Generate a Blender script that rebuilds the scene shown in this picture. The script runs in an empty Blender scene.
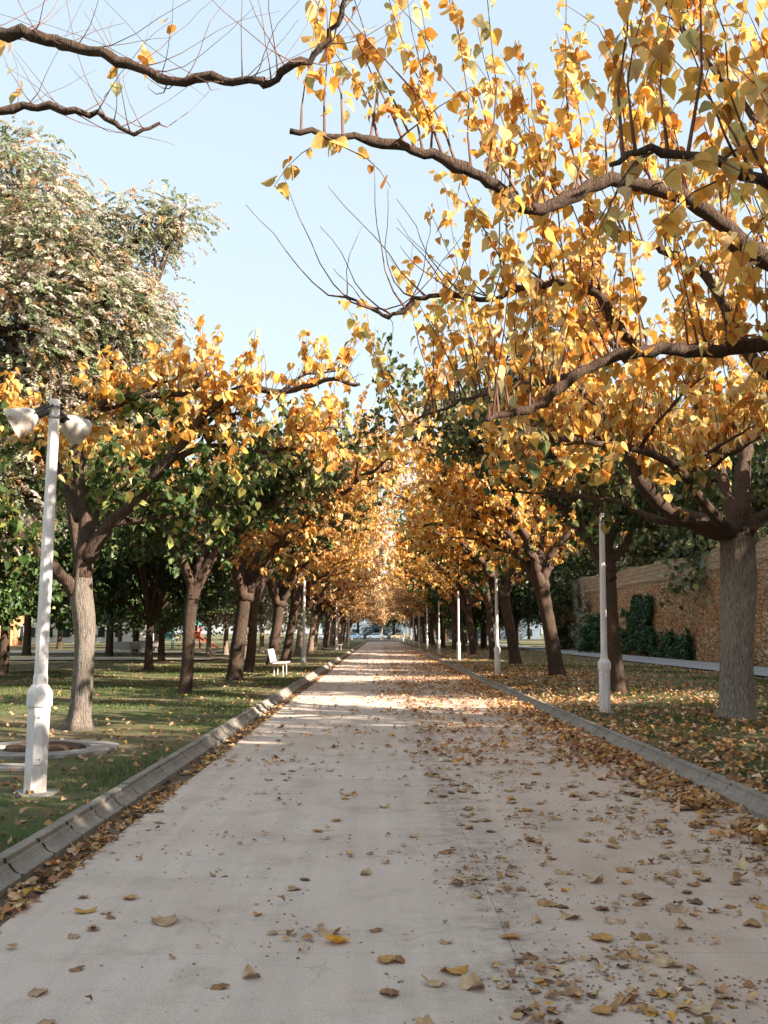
import bpy, math, random
import numpy as np
from mathutils import Vector, Matrix

# ------------------------------------------------------------------ camera, light, exposure
SC = bpy.context.scene
COL = SC.collection
W, H, F = 768, 1024, 980.0
HC = 1.6
PITCH = math.atan(121.0 / F)
YAW = math.atan(5.0 / F)
cam_d = bpy.data.cameras.new("camera")
cam = bpy.data.objects.new("camera", cam_d)
COL.objects.link(cam)
cam_d.sensor_fit = 'VERTICAL'
cam_d.sensor_height = 36.0
cam_d.lens = 36.0 * F / H
cam_d.clip_start = 0.05
cam_d.clip_end = 3000
cam.location = (0, 0, HC)
cam.rotation_euler = (math.radians(90) + PITCH, 0, -YAW)
SC.camera = cam

SUN_AZ, SUN_EL = math.radians(118), math.radians(27)
world = bpy.data.worlds.new("World")
SC.world = world
world.use_nodes = True
wn = world.node_tree
wn.nodes.clear()
sky = wn.nodes.new('ShaderNodeTexSky')
sky.sky_type = 'NISHITA'
sky.sun_disc = False
sky.sun_elevation = SUN_EL
sky.sun_rotation = SUN_AZ
sky.air_density = 1.0
sky.dust_density = 1.2
sky.ozone_density = 1.5
bg = wn.nodes.new('ShaderNodeBackground')
bg.inputs['Strength'].default_value = 0.15
wo = wn.nodes.new('ShaderNodeOutputWorld')
hs = wn.nodes.new('ShaderNodeHueSaturation')
hs.inputs['Hue'].default_value = 0.484
hs.inputs['Saturation'].default_value = 1.6
hs.inputs['Value'].default_value = 0.98
gm = wn.nodes.new('ShaderNodeGamma')
gm.inputs['Gamma'].default_value = 0.2
wn.links.new(sky.outputs[0], gm.inputs['Color'])
wn.links.new(gm.outputs[0], hs.inputs['Color'])
wn.links.new(hs.outputs[0], bg.inputs[0])
wn.links.new(bg.outputs[0], wo.inputs[0])

sd = bpy.data.lights.new("sun", 'SUN')
sd.energy = 3.2
sd.angle = math.radians(0.55)
sd.color = (1.0, 0.89, 0.76)
sun = bpy.data.objects.new("sun", sd)
COL.objects.link(sun)
sdir = Vector((math.sin(SUN_AZ) * math.cos(SUN_EL), math.cos(SUN_AZ) * math.cos(SUN_EL), math.sin(SUN_EL)))
sun.rotation_euler = sdir.to_track_quat('Z', 'Y').to_euler()
sun.location = (30, 0, 40)

SC.view_settings.view_transform = 'Standard'
SC.view_settings.look = 'None'
SC.view_settings.gamma = 1.0
SC.view_settings.exposure = 2.5
SC.view_settings.use_curve_mapping = False
try:
    SC.cycles.max_bounces = 8
    SC.cycles.diffuse_bounces = 4
    SC.cycles.transmission_bounces = 5
    SC.cycles.use_denoising = True
except Exception:
    pass

# ------------------------------------------------------------------ helpers
RM = cam.rotation_euler.to_matrix()

def ray(px, py):
    return RM @ Vector(((px - W / 2) / F, -(py - H / 2) / F, -1.0))

def at(px, py, Y):
    """the point at depth Y seen at a pixel"""
    r = ray(px, py)
    t = Y / r.y
    return Vector((r.x * t, Y, HC + r.z * t))

def gnd(px, py, z=0.0):
    r = ray(px, py)
    t = (z - HC) / r.z
    return Vector((r.x * t, r.y * t, z))

def tag(o, label=None, cat=None, group=None, kind=None):
    if label: o['label'] = label
    if cat: o['category'] = cat
    if group: o['group'] = group
    if kind: o['kind'] = kind
    return o

def empty(name, loc=(0, 0, 0), rz=0, label=None, cat=None, group=None):
    o = bpy.data.objects.new(name, None)
    o.empty_display_size = 0.1
    o.location = loc
    o.rotation_euler = (0, 0, rz)
    COL.objects.link(o)
    return tag(o, label, cat, group)

def link(name, me, parent=None, mat=None):
    if mat is not None and not me.materials:
        me.materials.append(mat)
    o = bpy.data.objects.new(name, me)
    COL.objects.link(o)
    if parent is not None:
        o.parent = parent
    return o

def children(o):
    return [c for c in COL.objects if c.parent is o]

def copy_tree(root, kids):
    """kids: list of (object, index of parent in list or -1)"""
    r = root.copy()
    COL.objects.link(r)
    made = []
    for o, pi in kids:
        c = o.copy()
        COL.objects.link(c)
        c.parent = r if pi < 0 else made[pi]
        made.append(c)
    return r

def npmesh(name, V, Fs, cols=None, smooth=False):
    """V (n,3); Fs list of index arrays each (m,k)"""
    me = bpy.data.meshes.new(name)
    V = np.asarray(V, dtype=np.float32)
    me.vertices.add(len(V))
    me.vertices.foreach_set('co', V.ravel())
    if not isinstance(Fs, (list, tuple)):
        Fs = [Fs]
    Fs = [np.asarray(f, dtype=np.int32) for f in Fs if len(f)]
    idx = np.concatenate([f.ravel() for f in Fs])
    tot = np.concatenate([np.full(len(f), f.shape[1], dtype=np.int32) for f in Fs])
    st = np.concatenate([[0], np.cumsum(tot)[:-1]]).astype(np.int32)
    me.loops.add(len(idx))
    me.loops.foreach_set('vertex_index', idx)
    me.polygons.add(len(tot))
    me.polygons.foreach_set('loop_start', st)
    me.polygons.foreach_set('loop_total', tot)
    me.polygons.foreach_set('use_smooth', np.full(len(tot), bool(smooth)))
    me.update(calc_edges=True)
    if cols is not None:
        a = me.color_attributes.new(name='col', type='FLOAT_COLOR', domain='POINT')
        c = np.ones((len(V), 4), dtype=np.float32)
        c[:, :3] = cols
        a.data.foreach_set('color', c.ravel())
    return me

class MB:
    """collects boxes, tubes, lathes into one mesh"""
    def __init__(s):
        s.v, s.q, s.t, s.n = [], [], [], 0
    def add(s, V, quads=None, tris=None):
        V = np.asarray(V, dtype=float)
        s.v.append(V)
        if quads is not None and len(quads): s.q.append(np.asarray(quads) + s.n)
        if tris is not None and len(tris): s.t.append(np.asarray(tris) + s.n)
        s.n += len(V)
        return s
    def box(s, c, d, rot=None, bev=0.0):
        x, y, z = [k / 2 for k in d]
        if bev > 0:
            b = min(bev, x * .9, y * .9, z * .9)
            pts = []
            for zz, ins in ((-z, b), (-z + b, 0), (z - b, 0), (z, b)):
                X, Y = x - ins, y - ins
                bb = b
                ring = [(-X + bb, -Y), (X - bb, -Y), (X, -Y + bb), (X, Y - bb), (X - bb, Y), (-X + bb, Y), (-X, Y - bb), (-X, -Y + bb)]
                pts += [(p[0], p[1], zz) for p in ring]
            V = np.array(pts, dtype=float)
            Q = []
            for k in range(3):
                for i in range(8):
                    j = (i + 1) % 8
                    Q.append((k * 8 + i, k * 8 + j, (k + 1) * 8 + j, (k + 1) * 8 + i))
            Q += [(24, 25, 26, 27), (24, 27, 28, 31), (28, 29, 30, 31)]
            Q += [(3, 2, 1, 0), (7, 4, 3, 0), (7, 6, 5, 4)]
        else:
            V = np.array([(-x, -y, -z), (x, -y, -z), (x, y, -z), (-x, y, -z), (-x, -y, z), (x, -y, z), (x, y, z), (-x, y, z)], dtype=float)
            Q = [(0, 3, 2, 1), (4, 5, 6, 7), (0, 1, 5, 4), (1, 2, 6, 5), (2, 3, 7, 6), (3, 0, 4, 7)]
        if rot is not None:
            V = V @ np.array(rot.to_3x3() if hasattr(rot, 'to_3x3') else rot).T
        return s.add(V + np.array(c, dtype=float), Q)
    def tube(s, pts, rad, n=8, cap=True, flute=None, phase=0.0):
        P = np.array([tuple(p) for p in pts], dtype=float)
        R = np.array(rad if hasattr(rad, '__len__') else [rad] * len(P), dtype=float)
        T = np.gradient(P, axis=0)
        T /= np.linalg.norm(T, axis=1)[:, None] + 1e-9
        u = np.cross(T[0], (0.31, 0.95, 0.05) if abs(T[0][1]) < .9 else (1, 0, 0))
        u /= np.linalg.norm(u)
        A = np.linspace(0, 2 * np.pi, n, endpoint=False) + phase
        V = []
        for k in range(len(P)):
            u = u - T[k] * np.dot(u, T[k]); u /= np.linalg.norm(u) + 1e-9
            w = np.cross(T[k], u)
            rr = R[k] * (np.ones(n) if flute is None else flute(k, A))
            V.append(P[k] + rr[:, None] * (np.cos(A)[:, None] * u + np.sin(A)[:, None] * w))
        V = np.concatenate(V)
        m = len(P)
        i = np.arange(n); j = (i + 1) % n
        Q = np.concatenate([np.stack([k * n + i, k * n + j, (k + 1) * n + j, (k + 1) * n + i], 1) for k in range(m - 1)])
        tr = []
        if cap:
            V = np.vstack([V, P[0], P[-1]])
            a, b = m * n, m * n + 1
            tr = [(a, jj, ii) for ii, jj in zip(i, j)] + [(b, (m - 1) * n + ii, (m - 1) * n + jj) for ii, jj in zip(i, j)]
        return s.add(V, Q, tr)
    def lathe(s, prof, n=24, mat=None, phase=0.0):
        """prof: list of (r, z)"""
        A = np.linspace(0, 2 * np.pi, n, endpoint=False) + phase
        V = np.concatenate([np.stack([r * np.cos(A), r * np.sin(A), np.full(n, z)], 1) for r, z in prof])
        i = np.arange(n); j = (i + 1) % n
        Q = np.concatenate([np.stack([k * n + i, k * n + j, (k + 1) * n + j, (k + 1) * n + i], 1) for k in range(len(prof) - 1)])
        if mat is not None:
            M = np.array(mat)
            V = V @ M[:3, :3].T + M[:3, 3]
        return s.add(V, Q)
    def mesh(s, name, smooth=False, cols=None):
        fs = []
        if s.q: fs.append(np.concatenate(s.q))
        if s.t: fs.append(np.concatenate(s.t))
        return npmesh(name, np.concatenate(s.v), fs, cols, smooth)
    def build(s, name, mat, parent=None, smooth=False, cols=None):
        return link(name, s.mesh(name, smooth, cols), parent, mat)

def vnoise(x, y, seed=0):
    """smooth value noise on numpy arrays"""
    def h(i, j):
        v = np.sin(i * 127.1 + j * 311.7 + seed * 74.7) * 43758.5453
        return v - np.floor(v)
    xi, yi = np.floor(x), np.floor(y)
    fx, fy = x - xi, y - yi
    fx = fx * fx * (3 - 2 * fx); fy = fy * fy * (3 - 2 * fy)
    return (h(xi, yi) * (1 - fx) * (1 - fy) + h(xi + 1, yi) * fx * (1 - fy) + h(xi, yi + 1) * (1 - fx) * fy + h(xi + 1, yi + 1) * fx * fy)

def fbm(x, y, seed=0, o=3):
    r, a, t = 0, 1, 0
    for k in range(o):
        r = r + a * vnoise(x * 2 ** k, y * 2 ** k, seed + k * 9); t += a; a *= .5
    return r / t

# ------------------------------------------------------------------ materials
class NT:
    def __init__(s, name):
        s.m = bpy.data.materials.new(name); s.m.use_nodes = True
        s.t = s.m.node_tree; s.t.nodes.clear()
        s.out = s.n('ShaderNodeOutputMaterial')
        s.p = s.n('ShaderNodeBsdfPrincipled')
        s.p.inputs['Specular IOR Level'].default_value = 0.25
        s.l(s.p.outputs[0], s.out.inputs[0])
    def n(s, t, **k):
        o = s.t.nodes.new(t)
        for a, b in k.items(): setattr(o, a, b)
        return o
    def l(s, a, b): s.t.links.new(a, b)
    def pos(s, scale=(1, 1, 1), kind='Object'):
        tc = s.n('ShaderNodeTexCoord'); mp = s.n('ShaderNodeMapping')
        mp.inputs['Scale'].default_value = scale
        s.l(tc.outputs[kind], mp.inputs[0])
        return mp.outputs[0]
    def noise(s, vec, scale, detail=4, rough=.55, dist=0):
        o = s.n('ShaderNodeTexNoise')
        o.inputs['Scale'].default_value = scale; o.inputs['Detail'].default_value = detail
        o.inputs['Roughness'].default_value = rough; o.inputs['Distortion'].default_value = dist
        s.l(vec, o.inputs['Vector']); return o.outputs['Fac']
    def ramp(s, fac, stops):
        o = s.n('ShaderNodeValToRGB'); e = o.color_ramp.elements
        while len(e) < len(stops): e.new(0.5)
        for el, (p, c) in zip(e, stops):
            el.position = p; el.color = (*c, 1) if len(c) == 3 else c
        s.l(fac, o.inputs[0]); return o.outputs[0]
    def mix(s, fac, a, b, mode='MIX'):
        o = s.n('ShaderNodeMix', data_type='RGBA', blend_type=mode)
        for inp, v in ((o.inputs['Factor'], fac), (o.inputs[6], a), (o.inputs[7], b)):
            if isinstance(v, (int, float)): inp.default_value = v
            elif isinstance(v, tuple): inp.default_value = (*v, 1)
            else: s.l(v, inp)
        return o.outputs[2]
    def math(s, op, a, b=0.0):
        o = s.n('ShaderNodeMath', operation=op)
        for inp, v in ((o.inputs[0], a), (o.inputs[1], b)):
            if isinstance(v, (int, float)): inp.default_value = v
            else: s.l(v, inp)
        return o.outputs[0]
    def bump(s, h, strength=.5, dist=.02):
        o = s.n('ShaderNodeBump'); o.inputs['Strength'].default_value = strength; o.inputs['Distance'].default_value = dist
        s.l(h, o.inputs['Height']); s.l(o.outputs[0], s.p.inputs['Normal']); return o
    def base(s, c, rough=.8):
        if isinstance(c, tuple): s.p.inputs['Base Color'].default_value = (*c, 1)
        else: s.l(c, s.p.inputs['Base Color'])
        s.p.inputs['Roughness'].default_value = rough
        return s

def g(v): return (v, v, v)

def mat_simple(name, c, rough=.6, metal=0, var=.25, scale=6, bump=.0):
    t = NT(name)
    v = t.pos()
    f = t.noise(v, scale, 5, .6)
    c1 = tuple(k * (1 - var) for k in c); c2 = tuple(min(1, k * (1 + var * .5)) for k in c)
    t.base(t.ramp(f, [(.3, c1), (.7, c2)]), rough)
    t.p.inputs['Metallic'].default_value = metal
    if bump: t.bump(t.noise(v, scale * 6, 4), bump, .01)
    return t.m

def mat_leaf(name, trans=.4, rough=.55, sheen=.3):
    t = NT(name)
    a = t.n('ShaderNodeAttribute', attribute_name='col')
    v = t.pos()
    f = t.noise(v, 14, 3)
    c = t.mix(1.0, a.outputs['Color'], t.ramp(f, [(.25, g(.78)), (.7, g(1.0))]), 'MULTIPLY')
    t.base(c, rough)
    t.p.inputs['Specular IOR Level'].default_value = sheen
    tr = t.n('ShaderNodeBsdfTranslucent')
    t.l(c, tr.inputs[0])
    mx = t.n('ShaderNodeMixShader'); mx.inputs[0].default_value = trans
    t.l(t.p.outputs[0], mx.inputs[1]); t.l(tr.outputs[0], mx.inputs[2]); t.l(mx.outputs[0], t.out.inputs[0])
    return t.m

def mat_bark(name, dark, light, red=None, top=None):
    t = NT(name)
    v = t.pos((1, 1, .16))
    v2 = t.pos((1, 1, .55))
    n1 = t.noise(v, 52, 7, .66, .35)
    n2 = t.noise(v2, 2.2, 4, .6)
    c = t.ramp(n1, [(.33, dark), (.5, tuple((a + b) / 2 for a, b in zip(dark, light))), (.66, light)])
    c = t.mix(t.ramp(n2, [(.42, g(0)), (.68, g(.55))]), c, red or tuple(k * .6 for k in light))
    if top:
        tc = t.n('ShaderNodeTexCoord'); sp = t.n('ShaderNodeSeparateXYZ'); t.l(tc.outputs['Object'], sp.inputs[0])
        mr = t.n('ShaderNodeMapRange'); mr.inputs['From Min'].default_value = 2.5; mr.inputs['From Max'].default_value = 3.9
        t.l(t.math('ADD', sp.outputs[2], n2), mr.inputs['Value'])
        c = t.mix(mr.outputs[0], c, t.ramp(n1, [(.33, top[0]), (.66, top[1])]))
    t.base(c, .92)
    t.bump(n1, 1.0, .07)
    return t.m

M = {}
M['leaf'] = mat_leaf('mulberry_leaf', .5)
M['leaf_green'] = mat_leaf('green_leaf', .25, .45, .4)
M['leaf_soft'] = mat_leaf('soft_leaf', .4, .85, .08)
M['leaf_dry'] = mat_leaf('dry_leaf', .12, .75, .2)
M['bark'] = mat_bark('bark_grey_brown', (.085, .07, .058), (.50, .43, .355), (.34, .26, .2), ((.028, .018, .013), (.17, .11, .078)))
M['bark_grey'] = mat_bark('bark_grey', (.065, .055, .047), (.33, .285, .24), (.27, .2, .15), ((.028, .018, .013), (.17, .11, .078)))
M['bark_dark'] = mat_bark('bark_dark', (.022, .015, .011), (.12, .082, .058), (.13, .07, .042))
M['bark_pale'] = mat_bark('bark_pale', (.08, .06, .045), (.36, .27, .2), (.28, .16, .09))
M['limb'] = mat_bark('limb_bark', (.028, .018, .013), (.17, .11, .078), (.12, .07, .045))
M['twig'] = mat_simple('twig_bark', (.15, .075, .056), .8, 0, .4, 9)

def mat_concrete(name, a, b, sc=1.0, bumpk=.4):
    t = NT(name); v = t.pos()
    big = t.noise(v, .9 * sc, 5, .65); fine = t.noise(v, 60 * sc, 4, .7); med = t.noise(v, 9 * sc, 5, .6)
    c = t.ramp(big, [(.3, a), (.7, b)])
    c = t.mix(1.0, c, t.ramp(med, [(.3, g(.74)), (.62, g(1))]), 'MULTIPLY')
    c = t.mix(1.0, c, t.ramp(fine, [(.3, g(.72)), (.62, g(1))]), 'MULTIPLY')
    t.base(c, .9); t.bump(fine, bumpk, .008)
    return t.m

def mat_path():
    t = NT('path_concrete')
    v = t.pos()
    sep = t.n('ShaderNodeSeparateXYZ'); t.l(v, sep.inputs[0])
    big = t.noise(v, .55, 5, .6)
    mid = t.noise(v, 3.2, 6, .68, .3)
    fine = t.noise(v, 90, 5, .75)
    grit = t.noise(v, 260, 3, .8)
    brush = t.noise(t.pos((1.2, 70, 1)), 1.0, 3, .6)
    streak = t.noise(t.pos((5, .16, 1)), 1.0, 4, .6)
    grey = t.ramp(big, [(.32, (.64, .51, .425)), (.68, (.74, .615, .525))])
    tan = t.ramp(big, [(.3, (.60, .435, .33)), (.7, (.70, .535, .425))])
    # the slab beyond the lengthwise joint carries more leaf tannin; patches too
    mr = t.n('ShaderNodeMapRange'); mr.inputs['From Min'].default_value = .3; mr.inputs['From Max'].default_value = 1.7
    t.l(sep.outputs[0], mr.inputs['Value'])
    side = t.math('MULTIPLY', mr.outputs[0], t.ramp(mid, [(.3, g(.4)), (.62, g(1.0))]))
    c = t.mix(side, grey, tan)
    # brown stains round the joint
    dj = t.math('ABSOLUTE', t.math('SUBTRACT', sep.outputs[0], .68))
    mr2 = t.n('ShaderNodeMapRange'); mr2.inputs['From Min'].default_value = .03; mr2.inputs['From Max'].default_value = .38
    mr2.inputs['To Min'].default_value = .75; mr2.inputs['To Max'].default_value = 0
    t.l(dj, mr2.inputs['Value'])
    st = t.math('MULTIPLY', mr2.outputs[0], t.ramp(t.noise(v, 5.5, 6, .75), [(.42, g(0)), (.66, g(1))]))
    c = t.mix(st, c, (.2, .15, .115))
    c = t.mix(t.ramp(t.noise(v, 1.7, 7, .75), [(.50, g(0)), (.74, g(.65))]), c, (.36, .27, .2))
    c = t.mix(1.0, c, t.ramp(streak, [(.3, g(.86)), (.6, g(1))]), 'MULTIPLY')
    c = t.mix(1.0, c, t.ramp(brush, [(.3, g(.95)), (.6, g(1))]), 'MULTIPLY')
    c = t.mix(1.0, c, t.ramp(fine, [(.34, g(.72)), (.56, g(1))]), 'MULTIPLY')
    c = t.mix(1.0, c, t.ramp(grit, [(.36, g(.74)), (.52, g(1))]), 'MULTIPLY')
    vor = t.n('ShaderNodeTexVoronoi', feature='DISTANCE_TO_EDGE'); vor.inputs['Scale'].default_value = .55
    wv = t.n('ShaderNodeVectorMath', operation='ADD'); t.l(v, wv.inputs[0])
    nc = t.n('ShaderNodeTexNoise'); nc.inputs['Scale'].default_value = 1.3; nc.inputs['Detail'].default_value = 6; t.l(v, nc.inputs['Vector']); t.l(nc.outputs['Color'], wv.inputs[1])
    t.l(wv.outputs[0], vor.inputs['Vector'])
    crack = t.math('MULTIPLY', t.ramp(vor.outputs['Distance'], [(0, g(1)), (.006, g(0))]), t.ramp(t.noise(v, .7, 3), [(.5, g(0)), (.6, g(.55))]))
    c = t.mix(crack, c, (.16, .125, .1))
    spots = t.ramp(t.noise(v, 24, 3, .6), [(.68, g(0)), (.75, g(.5))])
    c = t.mix(spots, c, (.3, .23, .18))
    c = t.mix(t.ramp(t.noise(v, 130, 3, .7), [(.56, g(0)), (.66, g(.75))]), c, (.82, .74, .66))
    t.base(c, .92)
    h = t.math('ADD', t.math('MULTIPLY', fine, .6), t.math('MULTIPLY', brush, .5))
    t.bump(h, .8, .008)
    return t.m
M['path'] = mat_path()

def mat_ground():
    t = NT('ground_turf')
    v = t.pos()
    patch = t.noise(v, .32, 6, .62, .4)
    patch2 = t.noise(v, 1.7, 6, .7)
    fine = t.noise(v, 38, 6, .8)
    c = t.ramp(patch, [(.36, (.20, .15, .09)), (.46, (.165, .14, .065)), (.56, (.085, .115, .032)), (.7, (.06, .105, .025))])
    c = t.mix(t.ramp(patch2, [(.45, g(0)), (.65, g(.6))]), c, (.24, .185, .115))
    c = t.mix(1.0, c, t.ramp(fine, [(.3, g(.4)), (.66, g(1.2))]), 'MULTIPLY')
    t.base(c, .95); t.bump(fine, .8, .03)
    return t.m
M['ground'] = mat_ground()
M['grass'] = mat_leaf('grass_blade', .3, .6, .2)
M['kerb'] = mat_concrete('kerb_concrete', (.25, .215, .18), (.42, .37, .315), 2.4, .8)
M['lane'] = mat_concrete('lane_concrete', (.34, .34, .35), (.45, .45, .45), .8)
M['sandpath'] = mat_concrete('sand_path', (.44, .37, .28), (.56, .48, .37), .8)
M['dirt'] = mat_concrete('gutter_dirt', (.10, .075, .055), (.22, .165, .12), 3)
M['asphalt'] = mat_concrete('asphalt', (.05, .052, .056), (.08, .082, .088), 1)
M['mortar'] = mat_simple('dirty_mortar', (.045, .035, .028), .95, 0, .4, 12)
M['slab'] = mat_concrete('footing_concrete', (.24, .215, .19), (.4, .37, .34), 3)
M['dark'] = mat_simple('black_plastic', (.02, .02, .022), .5)
M['rust'] = mat_simple('rusty_iron', (.15, .06, .035), .8, .3, .5, 20)
M['steel'] = mat_simple('galvanised_strap', (.3, .3, .3), .4, .8)
M['glass'] = mat_simple('dark_glass', (.02, .03, .035), .12, 0, .1)
M['tyre'] = mat_simple('tyre_rubber', (.02, .02, .02), .85)
M['terracotta'] = mat_simple('orange_render', (.62, .25, .12), .9, 0, .2, 1.5)
M['white_wall'] = mat_simple('white_render', (.74, .7, .64), .9, 0, .12, .8)
M['stump'] = mat_bark('stump_wood', (.06, .035, .022), (.22, .13, .08))

def mat_post():
    t = NT('white_post_paint'); v = t.pos()
    sep = t.n('ShaderNodeSeparateXYZ'); t.l(v, sep.inputs[0])
    c = t.ramp(t.noise(t.pos((6, 6, 1)), 2.5, 6, .7), [(.3, (.6, .56, .54)), (.6, (.76, .72, .7))])
    mr = t.n('ShaderNodeMapRange'); mr.inputs['From Min'].default_value = 0; mr.inputs['From Max'].default_value = .3
    mr.inputs['To Min'].default_value = .62; mr.inputs['To Max'].default_value = .0
    t.l(sep.outputs[2], mr.inputs['Value'])
    r = t.math('MULTIPLY', mr.outputs[0], t.ramp(t.noise(t.pos((5, 5, 2)), 3, 6, .7), [(.35, g(0)), (.62, g(1))]))
    c = t.mix(r, c, (.42, .24, .14))
    chips = t.ramp(t.noise(v, 34, 4, .7), [(.70, g(0)), (.74, g(.8))])
    c = t.mix(chips, c, (.22, .16, .13))
    t.base(c, .5); t.bump(t.noise(v, 30, 3), .12, .004)
    return t.m
M['post'] = mat_post()

def mat_horn():
    t = NT('weathered_horn'); v = t.pos()
    c = t.ramp(t.noise(v, 9, 6, .7, .6), [(.36, (.30, .2, .13)), (.46, (.48, .42, .36)), (.7, (.58, .53, .48))])
    t.base(c, .55)
    return t.m
M['horn'] = mat_horn()
M['bench'] = mat_simple('bench_slab', (.56, .5, .47), .7, 0, .2, 8)

# ------------------------------------------------------------------ the setting
# ground: one sheet to the horizon, cut lower where the path lies
def build_ground():
    xs = sorted(set([-900, -300, -150, -80] + list(np.arange(-50, -2.5, 1.0)) + [-2.47] + [-2.46, 3.46, 3.47] + list(np.arange(4, 18, 1.0)) + [20, 30, 50, 80, 150, 300, 900]))
    ys = sorted(set([-300, -60, -20] + list(np.arange(-8, 60, 1.0)) + list(np.arange(60, 186, 4.0)) + [187, 187.01, 215, 260, 400, 900, 2000]))
    xs, ys = np.array(xs), np.array(ys)
    X, Y = np.meshgrid(xs, ys)
    Z = np.full(X.shape, .12)
    amp = np.clip((np.abs(X - .5) - 3.2) / 3, 0, 1) * (X < 11.5) * (X > -38)
    Z += amp * (fbm(X * .35, Y * .35, 3) - .5) * .10
    bed = (X > -2.465) & (X < 3.465) & (Y < 187.005)
    Z[bed] = -.02
    n, m = len(ys), len(xs)
    i, j = np.meshgrid(np.arange(n - 1), np.arange(m - 1), indexing='ij')
    a = (i * m + j).ravel()
    Q = np.stack([a, a + 1, a + m + 1, a + m], 1)
    V = np.stack([X.ravel(), Y.ravel(), Z.ravel()], 1)
    o = link('ground', npmesh('ground', V, Q, smooth=False), None, M['ground'])
    tag(o, kind='structure')
build_ground()

def gz(x, y):
    """ground height used by everything that stands on the verges (matches the sheet on its vertices)"""
    amp = np.clip((np.abs(x - .5) - 3.2) / 3, 0, 1) * (x < 11.5) * (x > -38)
    return .12 + amp * (fbm(x * .35, y * .35, 3) - .5) * .10

def sheet(name, x0, x1, y0, y1, z, mat, nx=1, ny=1):
    xs = np.linspace(x0, x1, nx + 1); ys = np.linspace(y0, y1, ny + 1)
    X, Y = np.meshgrid(xs, ys)
    m = nx + 1
    i, j = np.meshgrid(np.arange(ny), np.arange(nx), indexing='ij')
    a = (i * m + j).ravel()
    o = link(name, npmesh(name, np.stack([X.ravel(), Y.ravel(), np.full(X.size, z)], 1), np.stack([a, a + 1, a + m + 1, a + m], 1)), None, mat)
    return tag(o, kind='structure')

sheet('gutter_path', -2.44, 3.44, -8, 187, -.003, M['dirt'])
pm = MB()
ys = [-8 + k * 4.95 + .3 for k in range(0, 40)]
ys = [y - (ys[3] - 5.17) - 0 for y in ys]
for k in range(len(ys) - 1):
    y0, y1 = ys[k] + .0018, min(ys[k + 1] - .0018, 187)
    if y0 > 187: break
    for x0, x1 in ((-2.08, .680), (.683, 3.42)):
        pm.box(((x0 + x1) / 2, (y0 + y1) / 2, -.03), (x1 - x0, y1 - y0, .06))
tag(pm.build('path', M['path']), kind='structure')

# the kerbs: coved blocks with a flat lip, each block a little out of line
def kerb(name, xb, sgn, y0, y1, seed):
    rng = random.Random(seed)
    prof = [(0, -.03), (0, .044), (.010, .051), (.034, .055), (.060, .066), (.084, .087), (.100, .112), (.106, .116), (.122, .117), (.125, .146), (.131, .151), (.20, .154), (.206, .148), (.206, -.03)]
    mb = MB(); mo = MB()
    y = y0
    while y < y1:
        L = .64 * (1 if y < 60 else 3)
        jx, jz, tilt = rng.uniform(-.0025, .0025), rng.uniform(-.003, .003), rng.uniform(-.002, .002)
        nseg = 4 if y < 30 else 1
        rings = []
        for s in range(nseg + 1):
            t = s / nseg
            gp = .011 if y < 40 else .026
            yy = y + gp / 2 + t * (L - gp)
            sh = .006 if (y < 30 and s in (0, nseg)) else 0
            for k, (dx, z) in enumerate(prof):
                bow = .028 * math.sin(math.pi * min(max((z - .04) / .11, 0), 1)) if y < 40 else 0
                rings.append((xb + sgn * (dx + sh) + jx + tilt * t, yy + bow, z - sh * .6 + jz + rng.uniform(-.0012, .0012)))
        n = len(prof)
        Q = []
        for s in range(nseg):
            for k in range(n - 1):
                q = (s * n + k, s * n + k + 1, (s + 1) * n + k + 1, (s + 1) * n + k)
                Q.append(q if sgn > 0 else q[::-1])
        T = []
        V = rings + [(xb + sgn * .12, y + .008, .02), (xb + sgn * .12, y + L - .008, .02)]
        c0, c1 = len(rings), len(rings) + 1
        for k in range(n - 1):
            T.append((c0, k, k + 1)); T.append((c1, nseg * n + k + 1, nseg * n + k))
        mb.add(V, Q, T)
        mp = [(xb + sgn * (dx + .005), (.028 * math.sin(math.pi * min(max((z - .04) / .11, 0), 1)) if y < 40 else 0), z - .005) for dx, z in prof[1:-1]]
        k = len(mp)
        mo.add([(a, y - .02 + b, c) for a, b, c in mp] + [(a, y + .02 + b, c) for a, b, c in mp], [((i, i + 1, i + 1 + k, i + k) if sgn > 0 else (i + k, i + 1 + k, i + 1, i)) for i in range(k - 1)])
        y += L
    tag(mo.build('kerb_joint_strip', M['mortar']), kind='structure')
    return tag(mb.build(name, M['kerb']), kind='structure')
kerb('kerb_west', -2.30, -1, -3, 187, 1)
kerb('kerb_east', 3.31, 1, -3, 187, 2)

sheet('lane', 12.9, 16.3, -8, 190, .175, M['lane'], 1, 8)
sheet('cross_path', -120, -9, 53, 59, .185, M['sandpath'])
sheet('sand_path', -120, -12, 70, 82, .185, M['sandpath'])
sheet('street', -160, 160, 191, 206, .17, M['asphalt'])
rm = MB()
for k in range(-20, 20):
    rm.box((k * 4, 198.5, .176), (2, .12, .004))
tag(rm.build('road_markings', mat_simple('road_paint', (.8, .8, .78), .7)), kind='structure')

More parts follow.
